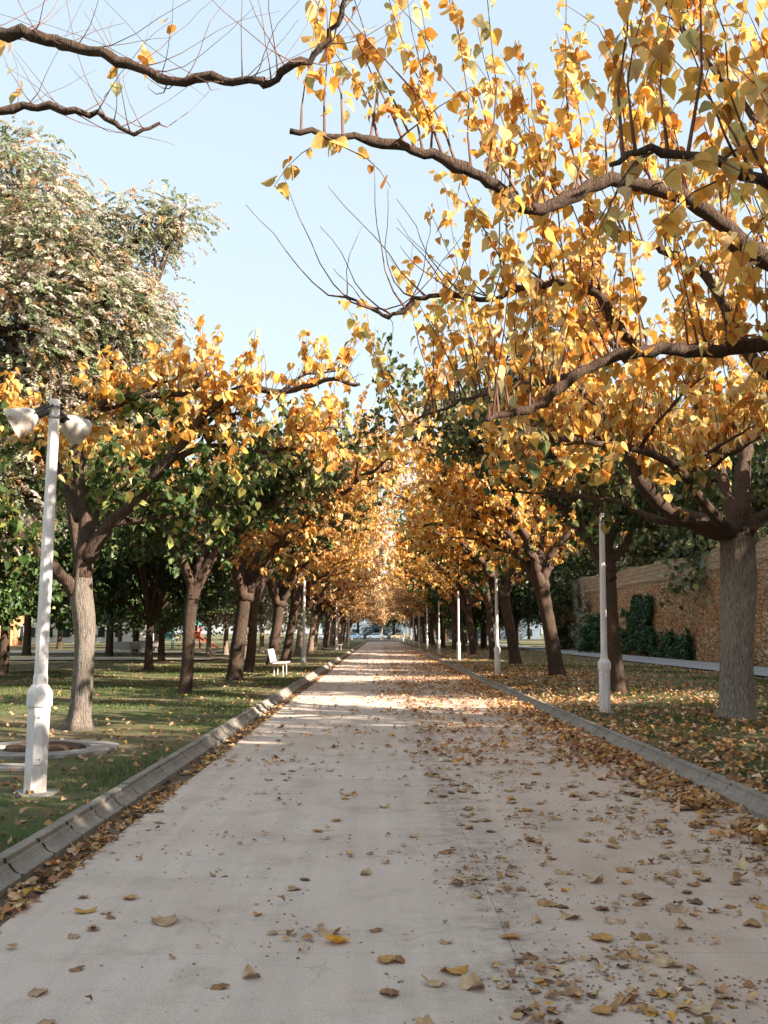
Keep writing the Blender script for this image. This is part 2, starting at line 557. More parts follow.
# the old stone wall
def mat_wall():
    t = NT('old_stone_wall')
    tc = t.n('ShaderNodeTexCoord'); sep = t.n('ShaderNodeSeparateXYZ'); t.l(tc.outputs['Object'], sep.inputs[0])
    cb = t.n('ShaderNodeCombineXYZ'); t.l(sep.outputs[1], cb.inputs[0]); t.l(sep.outputs[2], cb.inputs[1])
    vo = t.n('ShaderNodeTexVoronoi', feature='DISTANCE_TO_EDGE'); vo.inputs['Scale'].default_value = 1
    vc = t.n('ShaderNodeTexVoronoi'); vc.inputs['Scale'].default_value = 1
    mp = t.n('ShaderNodeMapping'); mp.inputs['Scale'].default_value = (2.6, 4.6, 1)
    t.l(cb.outputs[0], mp.inputs[0])
    wob = t.noise(mp.outputs[0], 1.5, 4, .6)
    ad = t.n('ShaderNodeVectorMath', operation='ADD'); t.l(mp.outputs[0], ad.inputs[0])
    cw = t.n('ShaderNodeCombineXYZ'); t.l(wob, cw.inputs[0]); t.l(wob, cw.inputs[1]); t.l(cw.outputs[0], ad.inputs[1])
    t.l(ad.outputs[0], vo.inputs['Vector']); t.l(ad.outputs[0], vc.inputs['Vector'])
    sc = t.n('ShaderNodeSeparateColor'); t.l(vc.outputs['Color'], sc.inputs[0])
    c = t.ramp(sc.outputs[0], [(0, (.36, .19, .09)), (.35, (.56, .32, .16)), (.7, (.68, .44, .25)), (1, (.72, .56, .38))])
    big = t.noise(cb.outputs[0], .5, 5, .6)
    c = t.mix(t.ramp(big, [(.4, g(0)), (.62, g(.85))]), c, (.62, .31, .125))
    c = t.mix(t.ramp(t.noise(cb.outputs[0], .23, 4), [(.56, g(0)), (.68, g(.5))]), c, (.42, .35, .27))
    c = t.mix(t.ramp(vo.outputs['Distance'], [(0, g(.75)), (.09, g(0))]), c, (.12, .075, .045))
    br = t.n('ShaderNodeTexBrick'); br.inputs['Scale'].default_value = 1
    br.inputs['Brick Width'].default_value = .8; br.inputs['Row Height'].default_value = .26; br.inputs['Mortar Size'].default_value = .018
    br.inputs['Color1'].default_value = (.5, .33, .19, 1); br.inputs['Color2'].default_value = (.6, .42, .27, 1); br.inputs['Mortar'].default_value = (.33, .22, .13, 1)
    t.l(cb.outputs[0], br.inputs['Vector'])
    mk = t.n('ShaderNodeMapRange'); mk.inputs['From Min'].default_value = 5.0; mk.inputs['From Max'].default_value = 5.15
    t.l(t.math('ADD', sep.outputs[2], t.math('MULTIPLY', t.noise(cb.outputs[0], .7, 3), .9)), mk.inputs['Value'])
    c = t.mix(mk.outputs[0], c, br.outputs['Color'])
    c = t.mix(1.0, c, t.ramp(t.noise(cb.outputs[0], 9, 6, .75), [(.3, g(.5)), (.62, g(1.1))]), 'MULTIPLY')
    t.base(c, .95)
    t.bump(t.math('ADD', t.noise(cb.outputs[0], 8, 6, .75), t.math('MULTIPLY', t.ramp(vo.outputs['Distance'], [(0, g(0)), (.14, g(1))]), .8)), 1.0, .09)
    return t.m

def build_wall():
    y0, y1 = 12.0, 96.0
    ny, nz = 640, 46
    yy = np.linspace(y0, y1, ny); tt = np.linspace(0, 1, nz)
    Y, T = np.meshgrid(yy, tt)
    top = 5.6 + (yy - 40) * .012 + (np.floor(fbm(yy * .35, yy * 0 + 3, 5) * 6) / 6 - .5) * .7
    Z = T * top[None, :]
    n1 = fbm(Y * 2.2, Z * 3.6, 11, 3); n2 = fbm(Y * .45, Z * .6, 17, 2)
    rub = np.clip((4.7 - Z + (n2 - .5) * 1.2), 0, 1)
    holes = np.clip(n1 - .62, 0, 1) * rub
    X = 17.0 + .10 * Z * .3 + rub * (.02 - .16 * (n1 - .5)) + holes * .9 + (n2 - .5) * .35 * rub
    X = np.where((Z > 4.75) & (Z < 4.9), X - .07, X)
    i, j = np.meshgrid(np.arange(nz - 1), np.arange(ny - 1), indexing='ij')
    a = (i * ny + j).ravel()
    V = np.stack([X.ravel(), Y.ravel(), Z.ravel() + .05], 1)
    Q = np.stack([a, a + ny, a + ny + 1, a + 1], 1)
    # top and back so that the wall has its thickness
    nb = len(V)
    tv = np.stack([np.full(ny, 18.4), yy, top + .05 + (fbm(yy * 1.3, yy * 0, 9) - .5) * .3], 1)
    bv = np.stack([np.full(ny, 18.4), yy, np.full(ny, .0)], 1)
    V = np.vstack([V, tv, bv])
    k = np.arange(ny - 1); t0 = (nz - 1) * ny
    Q = np.vstack([Q, np.stack([t0 + k, nb + k, nb + k + 1, t0 + k + 1], 1), np.stack([nb + k, nb + ny + k, nb + ny + k + 1, nb + k + 1], 1)])
    col0 = [r * ny for r in range(nz)]; col1 = [r * ny + ny - 1 for r in range(nz)]
    Q2 = [(col0[0], col0[-1], nb, nb + ny), (col1[-1], col1[0], nb + 2 * ny - 1, nb + ny - 1)]
    Q = np.vstack([Q, Q2])
    o = link('stone_wall', npmesh('stone_wall', V, Q), None, mat_wall())
    tag(o, 'tall crumbling ochre stone wall running beside the lane', 'wall')
build_wall()

# ------------------------------------------------------------------ leaves
T_HI_V = np.array([(0, 0, 0), (0, .48, .03), (0, 1.05, -.12),
                   (-.30, -.07, .05), (-.47, .28, .11), (-.27, .72, .02),
                   (.30, -.07, .05), (.47, .28, .11), (.27, .72, .02)])
T_HI_F = np.array([(0, 3, 4, 1), (1, 4, 5, 2), (0, 1, 7, 6), (1, 2, 8, 7)])
T_X_V = np.array([(0, 0, 0), (0, .33, .03), (0, .68, .0), (0, 1.08, -.14),
                  (-.17, -.10, .03), (-.38, .0, .08), (-.49, .24, .12), (-.42, .52, .07), (-.2, .83, -.03),
                  (.17, -.10, .03), (.38, .0, .08), (.49, .24, .12), (.42, .52, .07), (.2, .83, -.03)])
T_X_F = np.array([(0, 4, 5, 1), (1, 5, 6, 6), (1, 6, 7, 2), (2, 7, 8, 3), (0, 1, 10, 9), (1, 11, 10, 10), (1, 2, 12, 11), (2, 3, 13, 12)])
T_X_F = np.array([(0, 4, 5), (0, 5, 1), (1, 5, 6), (1, 6, 7), (1, 7, 2), (2, 7, 8), (2, 8, 3), (0, 10, 9), (0, 1, 10), (1, 11, 10), (1, 12, 11), (1, 2, 12), (2, 13, 12), (2, 3, 13)])
T_LO_V = np.array([(0, -.03, 0), (-.44, .33, .1), (0, 1.0, -.08), (.44, .33, .1)])
T_LO_F = np.array([(0, 1, 2), (0, 2, 3)])
T_NA_V = np.array([(0, 0, 0), (-.16, .45, .04), (0, 1.0, -.05), (.16, .45, .04)])

def unit(a):
    return a / (np.linalg.norm(a, axis=-1, keepdims=True) + 1e-9)

def leaf_arrays(P, D, N, S, C, tv, tf, rs, curl=1.0):
    D = unit(D); U = unit(np.cross(D, N)); N = np.cross(U, D)
    n = len(P)
    k = len(tv)
    cw = (1 + rs.normal(0, .9, n) * .8)[:, None] * curl
    wid = (1 + rs.uniform(-.18, .12, n))[:, None]
    V = P[:, None, :] + S[:, None, None] * ((tv[None, :, 0] * wid)[:, :, None] * U[:, None, :] + tv[None, :, 1][:, :, None] * D[:, None, :] + (tv[None, :, 2] * cw)[:, :, None] * N[:, None, :])
    Fx = tf[None] + (np.arange(n) * k)[:, None, None]
    Cc = np.repeat(C, k, axis=0)
    return V.reshape(-1, 3), Fx.reshape(-1, tf.shape[1]), Cc

YEL = [((.76, .41, .085), 4), ((.82, .52, .16), 3.5), ((.70, .32, .05), 2.5), ((.82, .62, .30), 2.4), ((.52, .2, .035), 1.1), ((.52, .50, .22), .8)]
ORG = [((.70, .36, .09), 4), ((.78, .48, .16), 3), ((.54, .24, .055), 1.6), ((.78, .58, .28), 2.4)]
PEACH = [((.76, .46, .22), 4), ((.8, .58, .36), 3), ((.64, .34, .13), 1.6)]
GRN = [((.055, .10, .022), 4), ((.08, .14, .035), 3), ((.04, .075, .02), 3), ((.16, .2, .07), 1.2), ((.3, .3, .1), .5)]
OLV = [((.13, .15, .055), 3), ((.25, .23, .09), 2), ((.07, .10, .03), 3), ((.42, .33, .12), 1)]
SLV = [((.56, .50, .40), 4), ((.66, .58, .48), 2.5), ((.34, .35, .22), 3.5), ((.2, .24, .12), 3), ((.56, .34, .18), 1.6)]
GRY = [((.38, .36, .27), 4), ((.5, .47, .38), 3), ((.2, .22, .13), 4), ((.1, .13, .06), 2)]
DRK = [((.03, .055, .018), 4), ((.05, .085, .025), 3), ((.022, .04, .014), 3), ((.10, .13, .05), 1)]
FALL = [((.50, .30, .15), 4), ((.40, .22, .10), 3), ((.58, .38, .21), 3), ((.28, .14, .07), 2.4), ((.60, .30, .06), 1.5), ((.17, .09, .055), 1.6)]
FALL_R = [((.52, .27, .11), 4), ((.38, .19, .09), 3), ((.62, .40, .22), 3.6), ((.24, .12, .065), 2), ((.64, .31, .07), 1.6), ((.68, .50, .32), 1.6)]

def pick(pal, n, rs, jit=.16):
    w = np.array([p[1] for p in pal], dtype=float); w /= w.sum()
    c = np.array([p[0] for p in pal])[rs.choice(len(pal), n, p=w)]
    return np.clip(c * (1 + rs.normal(0, jit, (n, 1))) * (1 + rs.normal(0, .05, (n, 3))), .008, .85)

# ------------------------------------------------------------------ tree builder
def bend(pts, k=3, jit=0, rs=None):
    """smooth a polyline"""
    P = np.array([tuple(p) for p in pts], dtype=float)
    if len(P) < 3: return P
    out = []
    for i in range(len(P) - 1):
        p0, p1, p2, p3 = P[max(i - 1, 0)], P[i], P[i + 1], P[min(i + 2, len(P) - 1)]
        for s in range(k):
            t = s / k
            out.append(.5 * (2 * p1 + (p2 - p0) * t + (2 * p0 - 5 * p1 + 4 * p2 - p3) * t * t + (3 * p1 - p0 - 3 * p2 + p3) * t ** 3))
    out.append(P[-1])
    out = np.array(out)
    if jit and rs is not None: out[1:-1] += rs.normal(0, jit, out[1:-1].shape)
    return out

def trunk_mesh(pts, rad, rs, n=20, name='trunk', knob=.08, flare=.45):
    P = bend(pts, 5)
    L = np.concatenate([[0], np.cumsum(np.linalg.norm(np.diff(P, axis=0), axis=1))])
    R = np.interp(L / L[-1], np.linspace(0, 1, len(rad)), rad)
    R = R * (1 + flare * np.exp(-L / .16))
    P = np.vstack([P, P[-1] + (P[-1] - P[-3]) * .35, P[-1] + (P[-1] - P[-3]) * .55])
    R = np.append(R, [R[-1] * .8, R[-1] * .35]); L = np.append(L, [L[-1] + .1, L[-1] + .2])
    ph = rs.uniform(0, 6, 5)
    def fl(k, A):
        root = math.exp(-L[k] / .3)
        return 1 + (.035 * np.sin(7 * A + ph[0]) + .03 * np.sin(11 * A + ph[1] + L[k])) + root * .14 * np.sin(5 * A + ph[2]) + knob * .5 * np.sin(2 * A + L[k] * 2.3 + ph[3]) * (1 + math.sin(L[k] * 5 + ph[4])) * .6
    mb = MB().tube(P, R, n, True, fl)
    return mb.mesh(name, True)

def limb_tubes(mb, P, R, rs, n=8, knob=.18):
    R = np.array(R) * (1 + np.clip(rs.normal(0, knob, len(R)), -.08, .5))
    mb.tube(P, R, n, True)

def grow_limb(start, az, el, length, rs, drop=.9, wig=.18, el_end=.12):
    P = [np.array(start, dtype=float)]
    st = .38
    n = int(length / st)
    a, e = az, el
    for i in range(n):
        t = i / max(n - 1, 1)
        e = el * (1 - t) ** drop + el_end * t + rs.normal(0, wig)
        a += rs.normal(0, wig * .9)
        d = np.array([math.sin(a) * math.cos(e), math.cos(a) * math.cos(e), math.sin(e)])
        P.append(P[-1] + d * st)
    return np.array(P)

def tree_parts(seed, trunk, trad, limbs=None, n_limbs=5, reach=4.2, sub=2, el=1.0, sh_len=(.7, 1.7), sh_gap=.13, leaf_gap=.075, leaf=.14,
               hi=False, pal=YEL, low=None, low_z=0, bare=0.0, up=1.0, droop=.25, bark='bark', merge=False, f0=.22, leafmat='leaf', curl=1.0, twig_r=.007,
               arms=(), soft=.55, jc=False):
    """returns [(part name, mesh, parent index)] in coordinates local to the tree's base"""
    rs = np.random.RandomState(seed)
    out = []
    tr = trunk_mesh(trunk, trad, rs, 28 if hi else 14)
    tr.materials.append(M[bark])
    fork = np.array(trunk[-1], dtype=float)
    L = []                       # (points, radii)
    if limbs is None:
        limbs = []
        fork = fork + 0
        off = rs.uniform(0, 6.28)
        for aa in arms:
            st = fork - np.array([0, 0, rs.uniform(.05, .3)])
            limbs.append((grow_limb(st, -math.pi / 2 + aa, el * .95, reach * 1.25, rs, el_end=.16), trad[-1] * .6))
        for k in range(n_limbs):
            st = fork - np.array([0, 0, rs.uniform(.05, .35)])
            limbs.append((grow_limb(st, off + 6.283 * k / n_limbs + rs.normal(0, .25), el * rs.uniform(.75, 1.15), reach * rs.uniform(.8, 1.15), rs), trad[-1] * rs.uniform(.5, .68)))
    main = []
    bares = []
    for lb in limbs:
        P, r0 = lb[0], lb[1]
        bares.append(lb[2] if len(lb) > 2 else 9.0)
        P = bend(P, 4, .012, rs)
        R = r0 * np.linspace(1, .22, len(P)) ** .9 * (1 + (.45 if len(lb) < 4 else 0) * np.exp(-np.arange(len(P)) / 4.0))
        main.append((P, R))
    subs = []
    for P, R in main:
        for s in range(sub):
            i = int(len(P) * rs.uniform(.25, .75))
            d = unit(P[min(i + 2, len(P) - 1)] - P[i])
            az = math.atan2(d[0], d[1]) + rs.choice([-1, 1]) * rs.uniform(.5, 1.1)
            Q = grow_limb(P[i], az, rs.uniform(.25, .95), reach * rs.uniform(.35, .6), rs)
            Q = bend(Q, 3, .01, rs)
            subs.append((Q, R[i] * .62 * np.linspace(1, .25, len(Q))))
    mb_tw = MB()
    LP, LD, LN = [], [], []
    for li, (P, R) in enumerate(main + subs):
        bf = bares[li] if li < len(main) else 9.0
        seg = np.linalg.norm(np.diff(P, axis=0), axis=1)
        cum = np.concatenate([[0], np.cumsum(seg)])
        tot = cum[-1]
        s = tot * f0
        while s < tot:
            q = np.array([np.interp(s, cum, P[:, k]) for k in range(3)])
            od = unit(P[-1] - P[0])
            az = rs.uniform(0, 6.283)
            rnd = np.array([math.cos(az), math.sin(az), 0])
            if jc or s / tot >= bf:
                d = unit(rnd * .9 + od * .2 + np.array([0, 0, rs.uniform(-.9, .5)])); ln = rs.uniform(*sh_len) * (1 if jc else .7)
                grav = rs.uniform(.7, 1.3)
            elif rs.rand() < droop:
                d = unit(rnd * .9 + od * .5 + np.array([0, 0, rs.uniform(-.5, .25)])); ln = rs.uniform(.35, .9)
                grav = -.35
            else:
                d = unit(np.array([0, 0, up]) + rnd * soft * rs.uniform(.2, 1.0) + od * .3); ln = rs.uniform(*sh_len)
                grav = .12
            m = 7 if (jc or s / tot >= bf) else 5
            pts = [q]
            dd = d
            for i in range(m):
                dd = unit(dd + np.array([0, 0, grav * .5 * (1 if abs(grav) < .5 else max(0, 1 - i / 3.5))]) + rs.normal(0, .10 if jc else .16, 3))
                pts.append(pts[-1] + dd * ln / m)
            pts = np.array(pts)
            mb_tw.tube(pts, twig_r * (.35 + .65 * np.linspace(1, 0, m + 1)) * (1 + .9 * np.exp(-np.arange(m + 1) * 1.2)), 4, False)
            if rs.rand() >= (bare if s / tot < bf else .93):
                nl = int(ln / leaf_gap)
                t = np.sort(rs.uniform(.12, 1.02, nl)) * m
                t = np.clip(t, 0, m - 1e-3); ii = t.astype(int); fr = (t - ii)[:, None]
                base = pts[ii] * (1 - fr) + pts[ii + 1] * fr
                ang = rs.uniform(0, 6.283, nl)
                hor = np.stack([np.cos(ang), np.sin(ang), np.zeros(nl)], 1)
                pet = hor * .7 + np.array([0, 0, 0.15])
                base = base + pet * leaf * .35
                D = hor * rs.uniform(.15, .9, nl)[:, None] + np.array([0, 0, -1.0]) * rs.uniform(.35, 1.1, nl)[:, None] + rs.normal(0, .25, (nl, 3))
                N = hor + np.array([0, 0, .55]) + rs.normal(0, .45, (nl, 3))
                LP.append(base); LD.append(D); LN.append(N)
            s += sh_gap * rs.uniform(.4, 1.6)
    if merge:
        mb = MB()
        for P, R in main + subs: limb_tubes(mb, P, R, rs, 5)
        me = mb.mesh('limb', True); me.materials.append(M['limb'])
        out.append(('trunk', tr, -1)); out.append(('limb', me, -1))
    else:
        out.append(('trunk', tr, -1))
        per = max(1, len(subs) // max(1, len(main))) if main else 0
        for k, (P, R) in enumerate(main):
            mb = MB(); limb_tubes(mb, P, R, rs, 10 if hi else 6)
            for Q, S in subs[k * sub:(k + 1) * sub]: limb_tubes(mb, Q, S, rs, 8 if hi else 5)
            me = mb.mesh('limb', True); me.materials.append(M['limb'])
            out.append(('limb', me, -1))
    tw = mb_tw.mesh('twigs'); tw.materials.append(M['twig'])
    out.append(('twigs', tw, -1))
    if LP:
        P = np.concatenate(LP); D = np.concatenate(LD); N = np.concatenate(LN)
        n = len(P)
        S = leaf * rs.uniform(.5, 1.28, n)
        C = pick(pal, n, rs)
        if low is not None:
            zf = P[:, 2] + (fbm(P[:, 0] * .9 + 7, P[:, 1] * .9 + P[:, 2] * .5, seed) - .5) * 4.2
            mask = zf < low_z
            C[mask] = pick(low, int(mask.sum()), rs)
        V, Fx, Cc = leaf_arrays(P, D, N, S, C, T_X_V if hi else T_LO_V, T_X_F if hi else T_LO_F, rs, curl)
        me = npmesh('crown', V, Fx, Cc); me.materials.append(M[leafmat])
        out.append(('crown', me, -1))
    return out

def place(parts, name, loc, rz, scale, label, cat, group=None, tilt=(0, 0)):
    e = empty(name, loc, rz, label, cat, group)
    e.rotation_euler = (tilt[0], tilt[1], rz)
    e.scale = (scale,) * 3 if not hasattr(scale, '__len__') else scale
    made = []
    for nm, me, pi in parts:
        o = bpy.data.objects.new(nm, me); COL.objects.link(o)
        o.parent = e if pi < 0 else made[pi]
        made.append(o)
    return e

def loc3(x, y): return (x, y, float(gz(np.array(x), np.array(y))) - .02)

def rel(base, pts): return [np.array(tuple(at(*p))) - np.array(base) for p in pts]

# ---- the mulberry whose limbs overhang the path from the right (trunk outside the picture)
B0 = np.array((6.35, 8.6, .12))
fork0 = np.array((-.25, 0.0, 3.0))
jn = rel(B0, [(800, 372, 8.4)])[0]
LIM0 = [
    (np.array(rel(B0, [(575, 377, 7.7), (540, 382, 8.2), (505, 388, 8.8), (470, 398, 9.3), (435, 412, 9.8), (400, 428, 10.2)])), .035, 9, 0),
    (np.array([fork0 + (.1, -.1, -.1)] + rel(B0, [(900, 330, 7.9), (768, 264, 7.6), (735, 236, 7.5), (700, 205, 7.3), (655, 188, 7.2), (600, 184, 7.1), (560, 204, 7.0), (525, 209, 6.9), (495, 187, 6.8), (465, 170, 6.7), (425, 153, 6.6), (385, 141, 6.5), (340, 137, 6.4), (290, 131, 6.3)])), .078, 9),
    (np.array([fork0] + rel(B0, [(900, 385, 8.4), (820, 352, 8.3), (768, 345, 8.2), (730, 350, 8.1), (690, 351, 8.0), (650, 349, 7.9), (612, 358, 7.8), (575, 377, 7.7), (550, 398, 7.6), (520, 413, 7.5), (484, 419, 7.4)])), .085),
    (np.array(rel(B0, [(645, 349, 7.9), (632, 342, 7.95), (612, 318, 8.0), (595, 292, 8.0), (560, 284, 8.0), (529, 287, 8.0), (484, 299, 8.0), (439, 294, 8.0), (414, 300, 8.0), (396, 314, 8.0), (370, 308, 8.0), (345, 296, 8.0)])), .042, .52, 0),
    (np.array([fork0 + (0, .1, 0)] + rel(B0, [(850, 395, 8.9), (768, 372, 9.0), (735, 328, 9.1), (716, 290, 9.2), (700, 268, 9.2), (668, 252, 9.2), (640, 243, 9.2), (600, 215, 9.2)])), .07),
    (np.array([fork0 + (.1, .1, 0)] + rel(B0, [(880, 300, 9.5), (800, 180, 9.8), (740, 100, 10), (690, 40, 10.2), (650, -20, 10.3)])), .06),
    (np.array([fork0 + (.1, -.2, 0)] + rel(B0, [(950, 200, 7.5), (860, 60, 7.0), (780, -40, 6.6), (700, -110, 6.3), (600, -150, 6.0)])), .06),
    (np.array([fork0 + (0, -.2, -.1)] + rel(B0, [(980, 330, 6.8), (880, 250, 5.9), (800, 200, 5.3), (720, 165, 4.9), (650, 150, 4.7), (610, 165, 4.6)])), .05),
]
_r0 = np.random.RandomState(5)
for k in range(7):  # unseen limbs on the sunward side, added to thicken the shade on the path
    LIM0.append((grow_limb(fork0 + (0, 0, -.2), math.radians(35 + k * 24), .75, 4.6, _r0), .07))
P0 = tree_parts(11, [(0, 0, -.1), (0, .02, 1), (-.1, 0, 2), (-.25, 0, 3.1)], [.24, .22, .23, .24], LIM0, sub=0, sh_len=(.9, 2.2), sh_gap=.082, leaf_gap=.075,
                leaf=.100, hi=True, pal=YEL, low=OLV, low_z=2.6, curl=1.5, droop=.32, f0=.13, up=1.25, soft=.55, twig_r=.006)
place(P0, 'mulberry_tree', tuple(B0), 0, 1, 'yellow mulberry reaching over the path from beyond the edge, trunk out of sight', 'tree', 'mulberry trees beside the wall')

# ---- bare limbs from a mulberry on the other side
BL = np.array((-5.3, 6.9, .12))
fl = np.array((.1, 0, 3.0))
LIML = [
    (np.array([fl] + rel(BL, [(-200, 110, 6.8), (-90, 50, 6.6), (-20, 32, 6.5), (30, 37, 6.4), (62, 45, 6.35), (100, 55, 6.3), (135, 66, 6.25), (165, 80, 6.2), (210, 78, 6.1), (255, 80, 6.0), (268, 84, 6.0), (300, 62, 5.9), (328, 41, 5.9), (343, 5, 5.8), (348, -40, 5.8)])), .050),
    (np.array([fl + (0, .1, -.1)] + rel(BL, [(-180, 180, 7.4), (-80, 120, 7.2), (0, 109, 7.1), (40, 107, 7.1), (75, 111, 7.0), (105, 118, 7.0), (135, 134, 6.9), (160, 123, 6.9)])), .044),
]
PL = tree_parts(12, [(0, 0, -.1), (0, 0, 1), (.05, 0, 2), (.1, 0, 3.1)], [.2, .18, .18, .19], LIML, sub=0, sh_len=(.5, 1.4), sh_gap=.088, leaf_gap=.14, jc=True,
                leaf=.115, hi=True, pal=YEL, bare=.96, droop=.16, f0=.33, up=1.6, soft=.75, twig_r=.0034)
place(PL, 'mulberry_tree', tuple(BL), 0, 1, 'nearly leafless mulberry whose two bare knobbly limbs cross the sky', 'tree', 'mulberry trees beside the lawn')

# ---- the big mulberry with the grey trunk by the wall
B1 = np.array((6.25, 17.06, .10))
def r1(pts): return rel(B1, pts)
LIM1 = [
    (np.array(r1([(730, 533, 17.0), (702, 524, 16.8), (670, 511, 16.5), (645, 487, 16.2), (628, 455, 16.0), (612, 425, 15.8), (597, 404, 15.7), (575, 385, 15.5), (545, 372, 15.3)])), .15),
    (np.array(r1([(735, 530, 17.0), (742, 500, 17.0), (744, 460, 17.2), (752, 420, 17.4), (770, 392, 17.6), (800, 360, 17.8), (830, 320, 18)])), .15),
    (np.array(r1([(738, 530, 17.2), (726, 495, 17.8), (720, 465, 18.3), (700, 420, 19), (690, 380, 19.5), (680, 340, 20)])), .10),
    (np.array(r1([(640, 478, 16.2), (655, 440, 16.3), (640, 400, 16.3), (632, 370, 16.3), (600, 330, 16.2), (590, 300, 16.2)])), .08),
    (np.array(r1([(745, 530, 17), (790, 500, 16.5), (850, 470, 15.8), (920, 440, 15.2)])), .10),
    (np.array(r1([(735, 533, 16.9), (700, 500, 15.8), (680, 470, 14.6), (640, 450, 13.6), (580, 440, 12.8), (520, 438, 12.2)])), .09),
    (np.array(r1([(700, 524, 16.8), (660, 520, 16.9), (610, 500, 17.2), (560, 495, 17.6), (500, 490, 18)])), .06),
]
tr1 = rel(B1, [(738, 728, 17.06), (736, 660, 17.06), (738, 590, 17.06), (737, 545, 17.06), (737, 528, 17.06)])
P1 = tree_parts(13, tr1, [.30, .275, .28, .31, .26], LIM1, sub=3, reach=4.2, sh_len=(.7, 1.6), sh_gap=.088, leaf_gap=.07, leaf=.135, hi=True, pal=YEL, low=OLV, low_z=3.4,
                droop=.24, f0=.3, soft=.7)
place(P1, 'mulberry_tree', tuple(B1), 0, 1, 'thick furrowed grey trunk with spreading limbs and golden leaves beside the wall lane', 'tree', 'mulberry trees beside the wall')

# ---- the mulberry behind the loudspeaker post
BA = np.array((-4.73, 15.4, .12))
LIMA = [
    (np.array(rel(BA, [(82, 578, 15.4), (87, 530, 15.4), (80, 485, 15.3), (77, 445, 15.2), (93, 416, 15.1), (111, 398, 15.0), (150, 396, 14.8), (190, 391, 14.6), (215, 366, 14.5)])), .115),
    (np.array(rel(BA, [(85, 560, 15.4), (112, 522, 15.2), (140, 498, 15.0), (163, 465, 14.8), (188, 438, 14.6), (205, 412, 14.5), (222, 400, 14.4), (246, 388, 14.2), (280, 392, 14.1), (310, 386, 14.0), (332, 379, 13.9), (360, 384, 13.8)])), .10, .74),
    (np.array(rel(BA, [(163, 465, 14.8), (190, 452, 14.8), (216, 446, 14.9), (262, 452, 15.1), (305, 449, 15.3), (345, 466, 15.6)])), .05, .9),
    (np.array(rel(BA, [(76, 590, 15.4), (58, 573, 15.2), (40, 553, 15.0), (18, 534, 14.7), (-20, 505, 14.4), (-60, 470, 14.0)])), .09),
    (np.array(rel(BA, [(84, 560, 15.5), (100, 500, 16.5), (140, 460, 17.5), (200, 430, 18.5)])), .08),
    (np.array(rel(BA, [(80, 520, 15.4), (60, 470, 15.8), (30, 430, 16.3), (0, 400, 16.8)])), .07),
    (np.array(rel(BA, [(110, 522, 15.2), (150, 520, 15.4), (200, 510, 15.8), (250, 500, 16.2)])), .05),
]
trA = rel(BA, [(79, 732, 15.4), (83, 680, 15.4), (85, 630, 15.4), (82, 595, 15.4), (84, 562, 15.4)])
PA = tree_parts(14, trA, [.165, .155, .15, .172, .13], LIMA, sub=3, reach=2.5, bark='bark_grey', sh_len=(.35, .95), sh_gap=.070, leaf_gap=.060, leaf=.125, hi=True, pal=YEL, low=GRN + [((.34, .36, .10), 3), ((.6, .45, .12), 2), ((.16, .22, .06), 3)], low_z=4.4,
                droop=.40, f0=.2, soft=.75)
place(PA, 'mulberry_tree', tuple(BA), 0, 1, 'pale forked trunk behind the loudspeaker post, yellow above and green below', 'tree', 'mulberry trees beside the lawn')

# ---- generic avenue trees: variants, then copies
def gen(seed, h=2.9, r=.19, lean=0, **k):
    rs = np.random.RandomState(seed + 100)
    tk = [(0, 0, -.12), (lean * .3 + rs.normal(0, .03), 0, h * .33), (lean * .65, rs.normal(0, .05), h * .66), (lean, 0, h)]
    return tree_parts(seed, tk, [r * 1.08, r, r * .95, r * 1.02], **k)
VY = gen(21, 3.0, .23, -.5, n_limbs=6, arms=(-.35, .3), reach=6.0, sub=4, el=1.15, sh_len=(.8, 1.9), sh_gap=.12, leaf_gap=.075, leaf=.19, pal=YEL, low=OLV, low_z=3.4, droop=.42, bark='bark_dark')
VO = gen(22, 2.8, .22, -.3, n_limbs=6, arms=(-.35, .3), reach=5.8, sub=4, el=1.1, sh_len=(.8, 1.9), sh_gap=.12, leaf_gap=.075, leaf=.18, pal=ORG, droop=.42, bark='bark_dark')
VG = gen(23, 3.0, .175, -.2, n_limbs=6, arms=(-.35, .3), reach=5.4, sub=4, el=1.15, sh_len=(.8, 1.8), sh_gap=.11, leaf_gap=.07, leaf=.19, pal=OLV, low=GRN, low_z=5.0, droop=.42, bark='bark_dark', leafmat='leaf_green')
VP = gen(24, 2.8, .2, -.3, n_limbs=6, arms=(-.35, .3), reach=6.2, sub=3, el=1.15, sh_len=(.8, 2.0), sh_gap=.17, leaf_gap=.1, leaf=.28, pal=PEACH, droop=.45, bark='bark_pale', merge=True)
VY2 = gen(25, 2.9, .22, -.4, n_limbs=6, arms=(-.35, .3), reach=6.2, sub=3, el=1.15, sh_len=(.8, 2.0), sh_gap=.17, leaf_gap=.1, leaf=.28, pal=YEL, low=OLV, low_z=3.2, droop=.45, bark='bark_dark', merge=True)
VG2 = gen(26, 3.1, .22, 0, n_limbs=6, arms=(-.35, .3), reach=5.8, sub=3, el=1.15, sh_len=(.8, 1.9), sh_gap=.16, leaf_gap=.1, leaf=.28, pal=GRN, droop=.5, bark='bark_dark', merge=True, leafmat='leaf_green', low=OLV, low_z=2.6)

